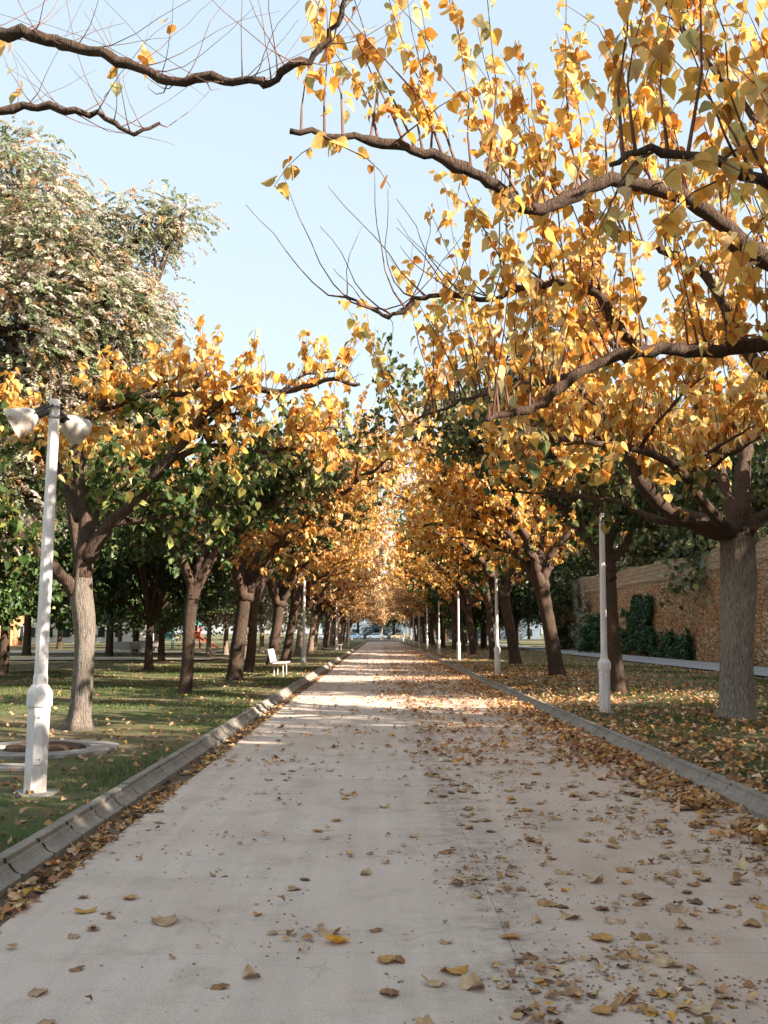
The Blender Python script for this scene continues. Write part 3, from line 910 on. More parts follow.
ORD = ['first', 'second', 'third', 'fourth', 'fifth', 'sixth', 'seventh', 'eighth', 'ninth', 'tenth', 'eleventh', 'twelfth', 'thirteenth', 'fourteenth', 'fifteenth', 'sixteenth', 'seventeenth', 'eighteenth', 'nineteenth', 'twentieth', 'twenty-first', 'twenty-second', 'twenty-third', 'twenty-fourth']
RR = random.Random(5)
right = [(5.95, 24.6, VG, 0.2, 1.05, 'straight grey-brown trunk beside the white post, dark green crown'),
         (6.25, 34.6, VY, 0.0, 1.1, 'thick dark trunk leaning over orange leaf litter, golden crown'),
         (6.45, 46.5, VY, -.3, 1.1, 'dark leaning trunk second beyond the leaf-littered verge, golden crown'),
         (6.65, 57.5, VG, .3, 1.1, 'straight dark brown trunk with mixed green crown on the wall side'),
         (6.5, 67.5, VY2, 0.1, 1.1, 'dark trunk with yellow crown further along the wall side verge')]
for x, y, v, rz, s, lab in right:
    place(v, 'mulberry_tree', loc3(x, y), rz, s, lab, 'tree', 'mulberry trees beside the wall')
for k in range(11):
    y = 78 + k * 10.3
    v = [VY2, VG2, VY2, VP][k % 4]
    place(v, 'mulberry_tree', loc3(6.6 + RR.uniform(-.2, .2), y), RR.uniform(-.4, .4), RR.uniform(.98, 1.12), ORD[k + 6] + ' mulberry counted along the wall side row from the camera', 'tree', 'mulberry trees beside the wall')
left = [(-4.75, 24.3, VG, 2.9, .88, 'straight dark trunk with reddish foot alone on the lawn, green crown'),
        (-4.5, 30.9, VO, 3.3, 1.0, 'leaning trunk just before the white bench, long limbs and orange crown'),
        (-5.05, 38.5, VG, 3.5, 1.05, 'dark trunk standing right behind the nearest white bench'),
        (-5.0, 46.5, VO, 3.0, 1.1, 'second dark trunk past the nearest bench, orange crown'),
        (-5.1, 54.0, VY, 3.3, 1.05, 'dark trunk beside the second lawn side post, golden crown'),
        (-5.2, 63.5, VP, 3.0, 1.08, 'slim dark trunk with peach crown beyond the second lawn side post')]
for x, y, v, rz, s, lab in left:
    place(v, 'mulberry_tree', loc3(x, y), rz, s, lab, 'tree', 'mulberry trees beside the lawn')
for k in range(12):
    y = 72 + k * 9.2
    v = [VP, VP, VY2][k % 3]
    place(v, 'mulberry_tree', loc3(-5.2 + RR.uniform(-.2, .2), y), math.pi + RR.uniform(-.4, .4), RR.uniform(.98, 1.12), ORD[k + 8] + ' mulberry counted along the lawn side row from the camera', 'tree', 'mulberry trees beside the lawn')
# unseen mulberries added behind the camera, carrying on the row to shade the path
for k, (x, y) in enumerate(((7.6, 0.0), (7.6, -8.0), (7.6, -16.0))):
    place(VY, 'mulberry_tree', loc3(x, y), math.pi + .2 * k, .85, ['golden mulberry just behind the camera on the wall side', 'golden mulberry well behind the camera on the wall side', 'golden mulberry farthest behind the camera on the wall side'][k], 'tree', 'mulberry trees beside the wall')

# ---- tall silvery tree with feathery drooping foliage
def feathery(seed, trunk, trad, blobs, n_spray, pal, ln=(.3, .7), leaflet=.085, nl=18, bark='bark', light=None):
    rs = np.random.RandomState(seed)
    tr = trunk_mesh(trunk, trad, rs, 16); tr.materials.append(M[bark])
    out = [('trunk', tr, -1)]
    top = np.array(trunk[-1], dtype=float)
    mb = MB(); tw = MB()
    LP, LD, LN, CC = [], [], [], []
    tot = sum(b[4] for b in blobs)
    for bi, (c, rx, ry, rz_, w) in enumerate(blobs):
        c = np.array(c, dtype=float)
        mid = (top + c) / 2 + rs.normal(0, .3, 3)
        P = bend([top - (0, 0, .4), mid, c], 6, .03, rs)
        limb_tubes(mb, P, np.linspace(trad[-1] * .6, .04, len(P)), rs, 6)
        n = int(n_spray * w / tot)
        cl = [c + unit(rs.normal(0, 1, 3)) * np.array([rx, ry, rz_]) * rs.uniform(.35, 1.0) ** .6 for _ in range(max(3, n // 22))]
        for q in cl[:40]:
            limb_tubes(mb, bend([P[rs.randint(6, len(P))], (c + q) / 2 + (0, 0, .2), q], 3), np.linspace(.035, .012, 7), rs, 4)
        for k in range(n):
            q = cl[rs.randint(len(cl))] + rs.normal(0, .32, 3)
            o = unit(q - c) * np.array([1, 1, .4])
            L = rs.uniform(*ln)
            d = unit(o + rs.normal(0, .3, 3))
            pts = [q]
            for i in range(4):
                d = unit(d + np.array([0, 0, -.24]) + rs.normal(0, .08, 3))
                pts.append(pts[-1] + d * L / 4)
            pts = np.array(pts)
            t = np.linspace(.1, 3.99, nl); ii = t.astype(int); fr = (t - ii)[:, None]
            b = pts[ii] * (1 - fr) + pts[ii + 1] * fr
            side = unit(np.cross(d, (0, 0, 1.0) + rs.normal(0, .2, 3)))
            sg = np.where(np.arange(nl) % 2 == 0, 1, -1)[:, None]
            LP.append(b); LD.append(side * sg + d * .4 + np.array([0, 0, -.35]) + rs.normal(0, .15, (nl, 3))); LN.append(np.tile(rs.normal(0, .4, 3) + (0, 0, 1), (nl, 1)) + rs.normal(0, .3, (nl, 3)))
            CC.append(np.tile(pick(pal, 1, rs), (nl, 1)) * (1 + rs.normal(0, .12, (nl, 1))))
    me = mb.mesh('limb', True); me.materials.append(M['limb']); out.append(('limb', me, -1))
    P, D, N, C = map(np.concatenate, (LP, LD, LN, CC))
    V, Fx, Cc = leaf_arrays(P, D, N, leaflet * rs.uniform(.7, 1.3, len(P)), C, T_NA_V * (2.0, 1, 1), T_LO_F, rs)
    me = npmesh('crown', V, Fx, Cc); me.materials.append(M['leaf_soft']); out.append(('crown', me, -1))
    return out
BS = np.array((-7.95, 27.0, .1))
def bs(px, py, d, rx, ry, rz_, w): return (tuple(rel(BS, [(px, py, d)])[0]), rx, ry, rz_, w)
PS = feathery(31, [(0, 0, -.1), (-.1, 0, 2), (-.4, .1, 4), (-.8, .2, 6)], [.2, .19, .18, .17],
              [bs(15, 190, 27.5, 2.0, 1.8, 1.3, 5), bs(45, 245, 26.5, 2.0, 1.8, 1.4, 5), bs(-40, 260, 27.5, 2.2, 2, 2, 4), bs(90, 300, 26.5, 1.8, 1.7, 1.4, 4), bs(20, 330, 26, 2.2, 2, 1.6, 5),
               bs(140, 228, 27, 1.0, .7, .35, 1.0), bs(182, 218, 27, .55, .4, .14, .35), bs(130, 330, 27, 1.1, 1.2, 1.2, 2.2), bs(60, 400, 27, 2.4, 2, 1.5, 4), bs(-30, 420, 27, 2.2, 2, 1.8, 3), bs(0, 500, 28, 2.2, 2, 1.2, 3), bs(145, 400, 28, 1.3, 1.3, 1.2, 1.6)],
              11500, SLV, leaflet=.10, nl=18)
place(PS, 'feathery_tree', tuple(BS), 0, 1, 'tallest tree, silvery feathery drooping foliage above the loudspeaker post', 'tree')

# ---- park trees over the lawn and behind the wall
def broad(seed, h, r, blobs, n, pal, leaf=.2, bark='bark_dark'):
    """round-headed park tree: leaf clumps spread through several lobes"""
    rs = np.random.RandomState(seed)
    tr = trunk_mesh([(0, 0, -.12), (rs.normal(0, .05), 0, h * .4), (rs.normal(0, .12), 0, h)], [r, r * .9, r * .75], rs, 10); tr.materials.append(M[bark])
    mb = MB(); LP, LD, LN = [], [], []
    tot = sum(b[3] for b in blobs)
    for (x, y, z, w, rad) in blobs:
        c = np.array((x, y, z)); limb_tubes(mb, bend([(0, 0, h - .3), (x * .4, y * .4, (h + z) / 2), c], 4), np.linspace(r * .5, .03, 9), rs, 5)
        m = int(n * w / tot)
        k = max(6, m // 45)
        cl = c + unit(rs.normal(0, 1, (k, 3))) * rad * (rs.uniform(.25, 1, (k, 1)) ** .45) * (1, 1, .8)
        for q in cl[:22]: limb_tubes(mb, np.array([c, (c + q) / 2 + (0, 0, .1), q]), [.03, .02, .01], rs, 3)
        q = cl[rs.randint(k, size=m)] + rs.normal(0, rad * .17 + .08, (m, 3))
        LP.append(q); LD.append(rs.normal(0, .6, (m, 3)) + (0, 0, -.6)); LN.append(unit(q - c) + (0, 0, .5) + rs.normal(0, .4, (m, 3)))
    P, D, N = map(np.concatenate, (LP, LD, LN))
    V, Fx, Cc = leaf_arrays(P, D, N, leaf * rs.uniform(.6, 1.3, len(P)), pick(pal, len(P), rs), T_LO_V, T_LO_F, rs)
    lm = mb.mesh('limb', True); lm.materials.append(M['limb'])
    me = npmesh('crown', V, Fx, Cc); me.materials.append(M['leaf_green'])
    return [('trunk', tr, -1), ('limb', lm, -1), ('crown', me, -1)]
def blobs(seed, n, R, z0, z1, rad):
    r = random.Random(seed)
    return [(R * math.cos(a) * q, R * math.sin(a) * q, r.uniform(z0, z1), rad ** 3, rad * r.uniform(.8, 1.2)) for k in range(n) for a in [k * 2.4 + r.random()] for q in [math.sqrt((k + .5) / n)]]
WD1 = broad(41, 2.5, .24, blobs(1, 14, 3.8, 3.2, 8.5, 1.8), 13000, GRN, .26)
WD2 = broad(42, 2.6, .22, blobs(2, 15, 4.0, 3.2, 9.5, 1.9), 14000, DRK, .27)
WD3 = broad(43, 2.2, .16, blobs(3, 11, 2.8, 2.6, 7.0, 1.5), 11000, GRY, .2, 'bark_pale')
WD4 = broad(44, 3.0, .25, blobs(4, 20, 4.6, 3.5, 12.5, 2.3), 18000, OLV, .32)
lawn_trees = [(27, 651, 66, WD2, 1.25, 'broad dark evergreen in front of the orange building'),
              (110, 651, 64, WD2, 1.15, 'dark evergreen with slanting trunk behind the forked mulberry'),
              (136, 650, 73, WD1, 1.0, 'green tree with reddish trunk beside the white lawn chairs'),
              (162, 656, 52, WD1, .8, 'slender thin-trunked young tree on the open lawn'),
              (156, 648, 80, WD3, 1.1, 'pale-leaved tree with a reddish trunk near the playground'),
              (209, 651, 62, WD3, 1.05, 'silvery tree with pale trunk behind the lone lawn mulberry'),
              (226, 650, 68, WD3, 1.15, 'silvery tree leaning towards the leaning mulberry, second of the pair'),
              (246, 650, 58, WD3, .95, 'low silvery tree between the dark trunks near the bench'),
              (262, 648, 76, WD3, 1.2, 'taller pale grey tree behind the nearest bench'),
              (60, 650, 92, WD1, 1.1, 'mid green tree in front of the white building'),
              (190, 646, 96, WD1, 1.2, 'bright green tree beyond the climbing frame'),
              (90, 646, 100, WD2, 1.1, 'dark tree standing beyond the sandy walk'),
              (120, 645, 118, WD1, 1.1, 'distant green tree over the white building'),
              (240, 644, 112, WD2, 1.2, 'distant dark tree past the silvery trees'),
              (290, 642, 130, WD1, 1.2, 'distant green tree behind the second bench'),
              (-30, 660, 46, WD2, 1.2, 'large dark tree at the lawn edge beyond the loudspeaker post'),
              (5, 655, 36, WD1, .85, 'leafy green tree close behind the loudspeaker post on the lawn'),
              (150, 655, 40, WD2, .8, 'dark tree between the forked mulberry and the lone straight one'),
              (-60, 655, 30, WD2, 1.0, 'dark tree at the near edge of the lawn, mostly outside the picture'),
              (20, 640, 140, WD1, 1.2, 'distant tree over the orange building'),
              (160, 640, 145, WD2, 1.3, 'farthest dark tree over the playground')]
for i, (px, py, d, v, s, lab) in enumerate(lawn_trees):
    p = at(px, 633, d)
    place(v, 'park_tree', (p.x, d, .14), i * 1.7, s, lab, 'tree', 'park trees on the lawn')
for k, (x, y, sc_) in enumerate(((11.2, 5.6, .62), (11.2, -.4, .86), (11.0, -8.0, .75), (11.5, -15.5, .8), (9.5, -22, .9))):  # unseen evergreens added to keep the sun off the near path
    place(WD2, 'park_tree', (x, y, .12), k * 2.1, sc_, ORD[k] + ' small dark evergreen counted along the near verge, outside the picture', 'tree', 'evergreens on the verge')
place(WD1, 'park_tree', (8.2, 3.4, .12), .7, .74, 'low green tree at the verge edge between two avenue mulberries, outside the picture', 'tree', 'evergreens on the verge')  # added out of view to block the sun between two avenue trees
for k in range(14):
    y = -14 + k * 8.5
    v = [WD4, WD2, WD4, WD3][k % 4]
    place(v, 'park_tree', (22.5 + RR.uniform(-.6, 1.2), y, .1), k * 1.3, RR.uniform(1.1, 1.25), ORD[k] + ' tree counted along the far side of the stone wall', 'tree', 'trees behind the stone wall')
for k in range(13):
    y = 88 + k * 8
    place([WD2, WD1][k % 2], 'park_tree', (10.6 + RR.uniform(-.6, 1.6), y, .1), k * 1.3, RR.uniform(.95, 1.12), ORD[k] + ' dark tree behind the far avenue row on the wall side', 'tree', 'trees behind the far avenue')
for k, (x, y) in enumerate(((24, 108), (33, 122), (19, 135), (28, 150))):
    place(WD2, 'park_tree', (x, y, .1), k * 1.9, 1.2, ORD[k] + ' dark tree counted on the open ground past the end of the stone wall', 'tree', 'trees past the wall end')
for k in range(14):
    x = -52 + k * 8
    place([WD2, WD1, WD2][k % 3], 'park_tree', (x + RR.uniform(-2, 2), 228 + RR.uniform(-4, 4), .1), k * 1.1, RR.uniform(1.3, 1.6), ORD[k] + ' dark tree from the lawn side along the far side of the street', 'tree', 'trees across the street')

for k, x in enumerate((-6, 0.5, 7, 14)):
    place(VP, 'mulberry_tree', (x, 217 + k, .12), k * 2.0, 1.0, ORD[k] + ' peach-coloured tree across the street, seen down the middle of the path', 'tree', 'trees across the street')
# ---- shrubs and ivy against the wall
def shrub(name, loc, sx, sy, sz, n, pal, label, cat='shrub', leaf=.1, seed=1, group=None, mat='leaf_green'):
    rs = np.random.RandomState(seed)
    k = max(8, n // 60)
    cl = unit(rs.normal(0, 1, (k, 3))) * (rs.uniform(.2, 1, (k, 1)) ** .4) * (sx, sy, sz); cl[:, 2] = np.abs(cl[:, 2])
    q = cl[rs.randint(k, size=n)] + rs.normal(0, .14, (n, 3)); q[:, 2] = np.clip(q[:, 2], .02, None)
    V, Fx, Cc = leaf_arrays(q, rs.normal(0, .7, (n, 3)) + (0, 0, .1), unit(q) + rs.normal(0, .5, (n, 3)), leaf * rs.uniform(.6, 1.3, n), pick(pal, n, rs), T_LO_V, T_LO_F, rs)
    e = empty(name, loc, 0, label, cat, group)
    me = npmesh('foliage', V, Fx, Cc); me.materials.append(M[mat]); link('foliage', me, e)
    mb = MB()
    for c in cl[:24]: mb.tube(bend([(c[0] * .15, c[1] * .15, 0), c * (.5, .5, .6), c], 3), np.linspace(.02, .006, 7), 4, False)
    mb.build('stems', M['limb'], e)
    return e
SHG = [((.035, .11, .03), 4), ((.06, .15, .04), 3), ((.02, .07, .025), 3)]
shrub('wall_shrub', (15.6 + .9, 73, .17), 1.6, 3.6, 3.0, 7000, SHG, 'bright green rounded shrub at the foot of the wall behind the white post', leaf=.16, seed=3)
shrub('wall_shrub', (16.5, 86, .17), 1.2, 4, 2.4, 3000, DRK, 'dark low shrub further along the foot of the wall', leaf=.18, seed=4)
shrub('wall_shrub', (16.7, 45.2, .17), .35, .8, .5, 500, SHG, 'small weed clump at the wall foot beside the thick trunk', leaf=.1, seed=5)
def ivy(name, cy, cz, hy, hz, n, seed, pal, label, leaf=.11):
    rs = np.random.RandomState(seed)
    y = rs.uniform(-hy, hy, n * 3); z = rs.uniform(0, cz + hz, n * 3)
    edge = fbm((y + 40) * .8, z * .9 + 3, seed, 3)
    lim = (cz + hz) * np.clip(1.5 * fbm(y * .5 + 9, y * 0 + seed, seed + 2, 4) - .18 + .3 * (y > 0), .34, 1.0)
    m = (z < lim) & (edge > .44)
    y, z = y[m][:n], z[m][:n]; k = len(y)
    x = -rs.uniform(.0, .55, k) * (1 - z / (cz + hz + .5)) - .12 + .04 * z * 0
    P = np.stack([x, y, z], 1)
    V, Fx, Cc = leaf_arrays(P, rs.normal(0, .5, (k, 3)) + (-.2, 0, -.8), rs.normal(0, .4, (k, 3)) + (-1, 0, .3), leaf * rs.uniform(.6, 1.3, k), pick(pal, k, rs), T_LO_V, T_LO_F, rs)
    e = empty(name, (17.0, cy, .1), 0, label, 'ivy')
    me = npmesh('foliage', V, Fx, Cc); me.materials.append(M['leaf_green']); link('foliage', me, e)
    mb = MB()
    for i in range(14):
        yy = rs.uniform(-hy * .8, hy * .8); mb.tube(bend([(-.1, yy, 0), (-.12, yy + rs.normal(0, .2), cz * .4), (-.1, yy + rs.normal(0, .4), cz * .8)], 3), np.linspace(.03, .01, 7), 4, False)
    mb.build('stems', M['limb'], e)
ivy('wall_ivy', 60.5, 1.6, 7.5, 2.4, 9000, 7, SHG + [((.02, .05, .02), 5)], 'dark green ivy climbing the ochre wall between the two nearest trunks', .17)
ivy('wall_ivy', 80, 3.4, 6, 2.6, 5000, 9, GRY, 'dry greyish creeper hanging over the wall beyond the white post', .18)

# ------------------------------------------------------------------ street furniture
OCT = math.pi / 8
def make_post():
    e = empty('lamp_post', (0, 0, 0))
    k = []
    mb = MB().lathe([(.0, -.15), (.108, -.15), (.106, .80), (.0, .80)], 8, phase=OCT); k.append((mb.build('base', M['post'], e), -1))
    mb = MB().lathe([(.0, .80), (.122, .801), (.124, .82), (.124, .915), (.118, .935), (.088, .985), (.076, 1.0), (0, 1.0)], 8, phase=OCT); k.append((mb.build('collar', M['post'], e), -1))
    mb = MB().lathe([(.0, .99), (.072, .99), (.071, 1.06), (.064, 1.1), (.052, 3.72), (.046, 3.735), (0, 3.735)], 8, phase=OCT); k.append((mb.build('shaft', M['post'], e), -1))
    mb = MB().box((.0, -.104, .50), (.078, .012, .46), bev=.004); hatch = mb.build('hatch', M['post'], e); k.append((hatch, -1))
    mb = MB().box((.0, -.111, .70), (.03, .006, .008)).box((.02, -.111, .32), (.012, .006, .012)); k.append((mb.build('latch', M['rust'], hatch), 3))
    mb = MB().tube([(0, 0, 3.73), (0, 0, 3.80)], .02, 8); k.append((mb.build('cap', M['rust'], e), -1))
    mb = MB().lathe([(.056, 3.55), (.058, 3.55), (.058, 3.57), (.056, 3.57)], 12); k.append((mb.build('strap', M['steel'], e), -1))
    # irregular footing slab
    rs = np.random.RandomState(3); A = np.linspace(0, 2 * np.pi, 14, endpoint=False); r = .2 + rs.uniform(-.03, .07, 14)
    top = np.stack([r * np.cos(A), r * np.sin(A), .018 + rs.normal(0, .003, 14)], 1); bot = top * (1.05, 1.05, 0) + (0, 0, -.06)
    V = np.vstack([top, bot, (0, 0, .022)]); i = np.arange(14); j = (i + 1) % 14
    mb = MB().add(V, np.stack([i, j, j + 14, i + 14], 1)[:, ::-1], [(28, a, b) for a, b in zip(i, j)]); k.append((mb.build('footing', M['slab'], e), -1))
    return e, k
post, post_kids = make_post()
def setpost(o, x, y, lab, grp, rz=0, tilt=0):
    o.location = loc3(x, y)[:2] + (float(gz(np.array(x), np.array(y))) + .0,)
    o.rotation_euler = (0, tilt, rz)
    tag(o, lab, 'lamp post', grp)
GL, GR = 'white posts beside the lawn', 'white posts beside the wall verge'
setpost(post, -3.19, 9.35, 'white tapered post carrying two horn loudspeakers beside the lawn kerb', GL, .35, .009)
setpost(copy_tree(post, post_kids), -3.24, 42.6, 'white post standing just past the nearest white bench', GL, 0)
setpost(copy_tree(post, post_kids), -3.15, 73.0, 'white post on the lawn side near the second bench', GL, 0)
setpost(copy_tree(post, post_kids), -3.2, 105.0, 'farthest white post on the lawn side of the path', GL, 0)
for k in range(11):
    lab = ['white post in front of the straight grey-brown trunk', 'white post amid thick orange leaf litter, second on the wall side'][k] if k < 2 else ORD[k] + ' white post counted along the wall side kerb from the camera'
    setpost(copy_tree(post, post_kids), 4.20 if k == 0 else 4.28, 18.5 + 17.3 * k, lab, GR, -.9 if k == 0 else 0, 0.012 if k == 0 else 0)

# horn loudspeakers on the first post
def horn(loc, direc, label, s=1.0):
    e = empty('loudspeaker', loc, 0, label, 'loudspeaker', 'horn loudspeakers on the white post')
    d = Vector(direc).normalized()
    R = d.to_track_quat('Z', 'Y').to_matrix().to_4x4()
    prof = [(.045, .0), (.062, .02), (.092, .055), (.118, .10), (.136, .15), (.147, .20), (.155, .235), (.163, .252), (.166, .258), (.160, .263), (.140, .235), (.130, .20), (.118, .15), (.095, .10), (.06, .06), (.0, .05)]
    h = MB().lathe([(r * s, z * s) for r, z in prof], 32, R).build('horn', M['horn'], e, True)
    MB().lathe([(0, .05 * s), (.018 * s, .06 * s), (.045 * s, .18 * s), (.04 * s, .2 * s), (0, .21 * s)], 16, R).build('phase_plug', M['horn'], h, True)
    MB().lathe([(0, -.12 * s), (.046 * s, -.12 * s), (.055 * s, -.10 * s), (.055 * s, -.01 * s), (.042 * s, .02 * s), (.0, .02 * s)], 20, R).build('driver', M['dark'], e, True)
    b = MB()
    u = d.cross(Vector((0, 0, 1))).normalized()
    p0 = Vector((0, 0, 0)) - d * .13 * s
    for sg in (-1, 1):
        b.tube([p0 + u * .062 * s * sg - d * .04, u * .062 * s * sg + d * .02], .009, 6)
    b.tube([p0 - u * .062 * s - d * .04, p0 + u * .062 * s - d * .04], .009, 6)
    b.build('bracket', M['dark'], e)
    return e
hx = at(54, 418, 9.35)
horn((hx.x - .15, 9.30, hx.z + .03), (-.85, -.2, -.48), 'white horn loudspeaker with black driver aimed out over the lawn')
horn((hx.x + .05, 9.50, hx.z + .02), (.42, .80, -.36), 'weathered horn loudspeaker facing away from the camera, nearer the path', .9)
e = empty('clamp_strap', (hx.x, 9.35, hx.z + .03), 0, 'pair of dark metal straps clamping the loudspeakers to the post', 'strap')
for z in (-.03, .07):
    MB().lathe([(.053, z), (.062, z), (.062, z + .016), (.053, z + .016)], 16).build('band', M['steel'], e)
MB().tube([(-.05, 0, .0), (-.14, -.03, .02)], .012, 6).tube([(.05, 0, -.01), (.1, .04, -.02)], .012, 6).build('arm', M['dark'], e)

# benches
def make_bench():
    e = empty('park_bench', (0, 0, 0)); k = []
    L = 1.7
    def rot(a): return Matrix.Rotation(a, 3, 'Y')
    k.append((MB().box((.22, 0, .45), (.46, L, .045), rot(-.05), bev=.012).build('seat', M['bench'], e), -1))
    k.append((MB().box((-.115, 0, .70), (.045, L, .46), rot(-.24), bev=.012).build('backrest', M['bench'], e), -1))
    for y in (-L * .36, L * .36):
        k.append((MB().tube([(.34, y, -.03), (.33, y, .43)], .022, 8).build('leg', M['bench'], e), -1))
        k.append((MB().tube([(.02, y, -.03), (.04, y, .43)], .022, 8).build('leg', M['bench'], e), -1))
        k.append((MB().tube([(.1, y, .42), (-.06, y, .44), (-.1, y, .62)], .016, 6).build('bracket', M['steel'], e), -1))
    return e, k
bench, bk = make_bench()
def setbench(o, x, y, lab, rz=0):
    o.location = (x, y, float(gz(np.array(x), np.array(y)))); o.rotation_euler = (0, 0, rz)
    tag(o, lab, 'bench', 'white benches along the lawn')
setbench(bench, -3.62, 34.6, 'white bench facing the path just before the second lawn side post', 0)
setbench(copy_tree(bench, bk), -3.7, 66.5, 'white bench near the third lawn side post, second from the camera', .05)
setbench(copy_tree(bench, bk), -3.7, 88, 'white bench beyond the third lawn side post, farthest on the avenue', 0)
setbench(copy_tree(bench, bk), at(121, 633, 66).x, 66, 'white bench out on the lawn by the reddish trunk', 1.2)
setbench(copy_tree(bench, bk), at(131, 633, 67).x, 67, 'white bench out on the lawn, right beside another', 1.2)
setbench(copy_tree(bench, bk), at(148, 633, 75).x, 75, 'white bench on the sandy walk in front of the playground', 1.5)

# stone ring with the old stump, and the slab beside it
def ring():
    c = gnd(44, 750, .12)
    e = empty('stump_ring', (c.x, c.y, .125), 0, 'old cut stump set in a flat concrete ring behind the post', 'stump')
    rs = np.random.RandomState(2)
    n = 40; A = np.linspace(0, 2 * np.pi, n, endpoint=False)
    def rr(r, z, j): return np.stack([(r + rs.normal(0, j, n)) * np.cos(A), (r + rs.normal(0, j, n)) * np.sin(A), np.full(n, z)], 1)
    V = np.vstack([rr(.92, -.08, .02), rr(.92, .03, .02), rr(.58, .035, .015), rr(.56, -.02, .01)])
    i = np.arange(n); j = (i + 1) % n
    Q = np.concatenate([np.stack([k * n + i, k * n + j, (k + 1) * n + j, (k + 1) * n + i], 1) for k in range(3)])
    MB().add(V, Q).build('ring', M['slab'], e)
    V = np.vstack([rr(.50, -.05, .03), rr(.47, .05, .02), rr(.30, .075, .02), rr(.12, .06, .01), [(0, 0, .06)]])
    Q = np.concatenate([np.stack([k * n + i, k * n + j, (k + 1) * n + j, (k + 1) * n + i], 1) for k in range(3)])
    MB().add(V, Q, [(4 * n, 3 * n + a, 3 * n + b) for a, b in zip(i, j)]).build('stump', M['stump'], e)
ring()
c = gnd(-5, 769, .12)
tag(MB().box((c.x, c.y, .13), (.9, .34, .06), bev=.01).build('concrete_cover', M['slab']), 'flat grey concrete cover sunk in the grass beside the post', 'cover')

# ---- buildings over the lawn
def building(name, x0, x1, y0, y1, h, mat, label, nwin=6, floors=2, roof=M['terracotta'], fm=M['white_wall']):
    e = empty(name, ((x0 + x1) / 2, (y0 + y1) / 2, .1), 0, label, 'building')
    cx, cy = (x0 + x1) / 2, (y0 + y1) / 2
    MB().box((0, 0, h / 2), (x1 - x0, y1 - y0, h)).build('wall', mat, e)
    MB().box((0, 0, h + .15), (x1 - x0 + .8, y1 - y0 + .8, .3)).box((0, 0, h + .5), (x1 - x0 - 2, y1 - y0 - 2, .4)).build('roof', roof, e)
    for fl_ in range(floors):
        z = 1.6 + fl_ * 3.2
        for k in range(nwin):
            y = -(y1 - y0) / 2 + (k + .5) * (y1 - y0) / nwin
            f = MB().box(((x1 - x0) / 2 + .02, y, z), (.10, 1.3, 1.7)).build('window', fm, e)
            MB().box(((x1 - x0) / 2 + .06, y, z), (.06, 1.1, 1.5)).build('pane', M['glass'], f)
            xx = -(x1 - x0) / 2 + (k + .5) * (x1 - x0) / nwin
            f = MB().box((xx, -(y1 - y0) / 2 - .02, z), (1.3, .10, 1.7)).build('window', fm, e)
            MB().box((xx, -(y1 - y0) / 2 - .06, z), (1.1, .06, 1.5)).build('pane', M['glass'], f)
    pl = MB()
    for k in range(nwin + 1):
        y = -(y1 - y0) / 2 + k * (y1 - y0) / nwin
        pl.box(((x1 - x0) / 2 + .06, min(max(y, -(y1 - y0) / 2 + .2), (y1 - y0) / 2 - .2), h / 2), (.16, .35, h - .05))
    pl.build('pilaster', mat, e)
building('brick_building', -62, -44, 100, 124, 7.5, M['terracotta'], 'orange rendered building at the far edge of the lawn', 5, 2)
building('long_building', -60, -36, 152, 164, 5.0, M['white_wall'], 'long low white building behind the park trees', 9, 1)
building('long_building', -14, 40, 244, 256, 7.0, mat_simple('blue_grey_render', (.2, .26, .31), .8, 0, .15, .6), 'blue-grey building closing the far end of the avenue', 10, 2, M['asphalt'], M['asphalt'])

# ---- climbing frame
def playground():
    p = at(180, 633, 88)
    e = empty('climbing_frame', (p.x, 88, .15), .1, 'red and turquoise playground climbing frame beyond the lawn', 'playground')
    red, tq, yl = mat_simple('red_paint', (.6, .09, .05), .5), mat_simple('turquoise_paint', (.08, .38, .38), .5), mat_simple('cream_paint', (.6, .5, .33), .5)
    for x in (-2.2, -.8, .8, 2.2):
        for y in (-.7, .7):
            MB().tube([(x, y, -.05), (x, y, 2.9)], .06, 8).build('post', red if abs(x) > 1 else tq, e)
    MB().box((-1.5, 0, 1.15), (1.4, 1.4, .08)).build('platform', yl, e)
    MB().box((1.5, 0, 1.15), (1.4, 1.4, .08)).build('platform', yl, e)
    MB().box((0, 0, 1.3), (1.6, .7, .06)).build('bridge', yl, e)
    for x, m in ((-1.5, red), (1.5, tq)):
        r = MB(); r.add([(x - .9, -.9, 2.7), (x + .9, -.9, 2.7), (x + .9, .9, 2.7), (x - .9, .9, 2.7), (x, -.9, 3.4), (x, .9, 3.4)], [(0, 4, 5, 3), (1, 2, 5, 4)], [(0, 1, 4), (2, 3, 5)]); r.build('roof', m, e)
        MB().box((x, -.72, 1.6), (1.3, .05, .8)).build('panel', tq if m is red else red, e)
    s = MB()
    s.box((3.2, 0, .65), (2.3, .6, .04), Matrix.Rotation(.5, 3, 'Y')).box((3.2, .3, .73), (2.3, .04, .2), Matrix.Rotation(.5, 3, 'Y')).box((3.2, -.3, .73), (2.3, .04, .2), Matrix.Rotation(.5, 3, 'Y'))
    s.build('slide', red, e)
    l = MB()
    for k in range(5): l.tube([(-2.8 + k * .12, -.3, .2 + k * .22), (-2.8 + k * .12, .3, .2 + k * .22)], .03, 6)
    l.tube([(-2.85, -.3, 0), (-2.2, -.3, 1.2)], .03, 6).tube([(-2.85, .3, 0), (-2.2, .3, 1.2)], .03, 6)
    l.build('ladder', tq, e)
    e.scale = (.8, .8, .8)
playground()

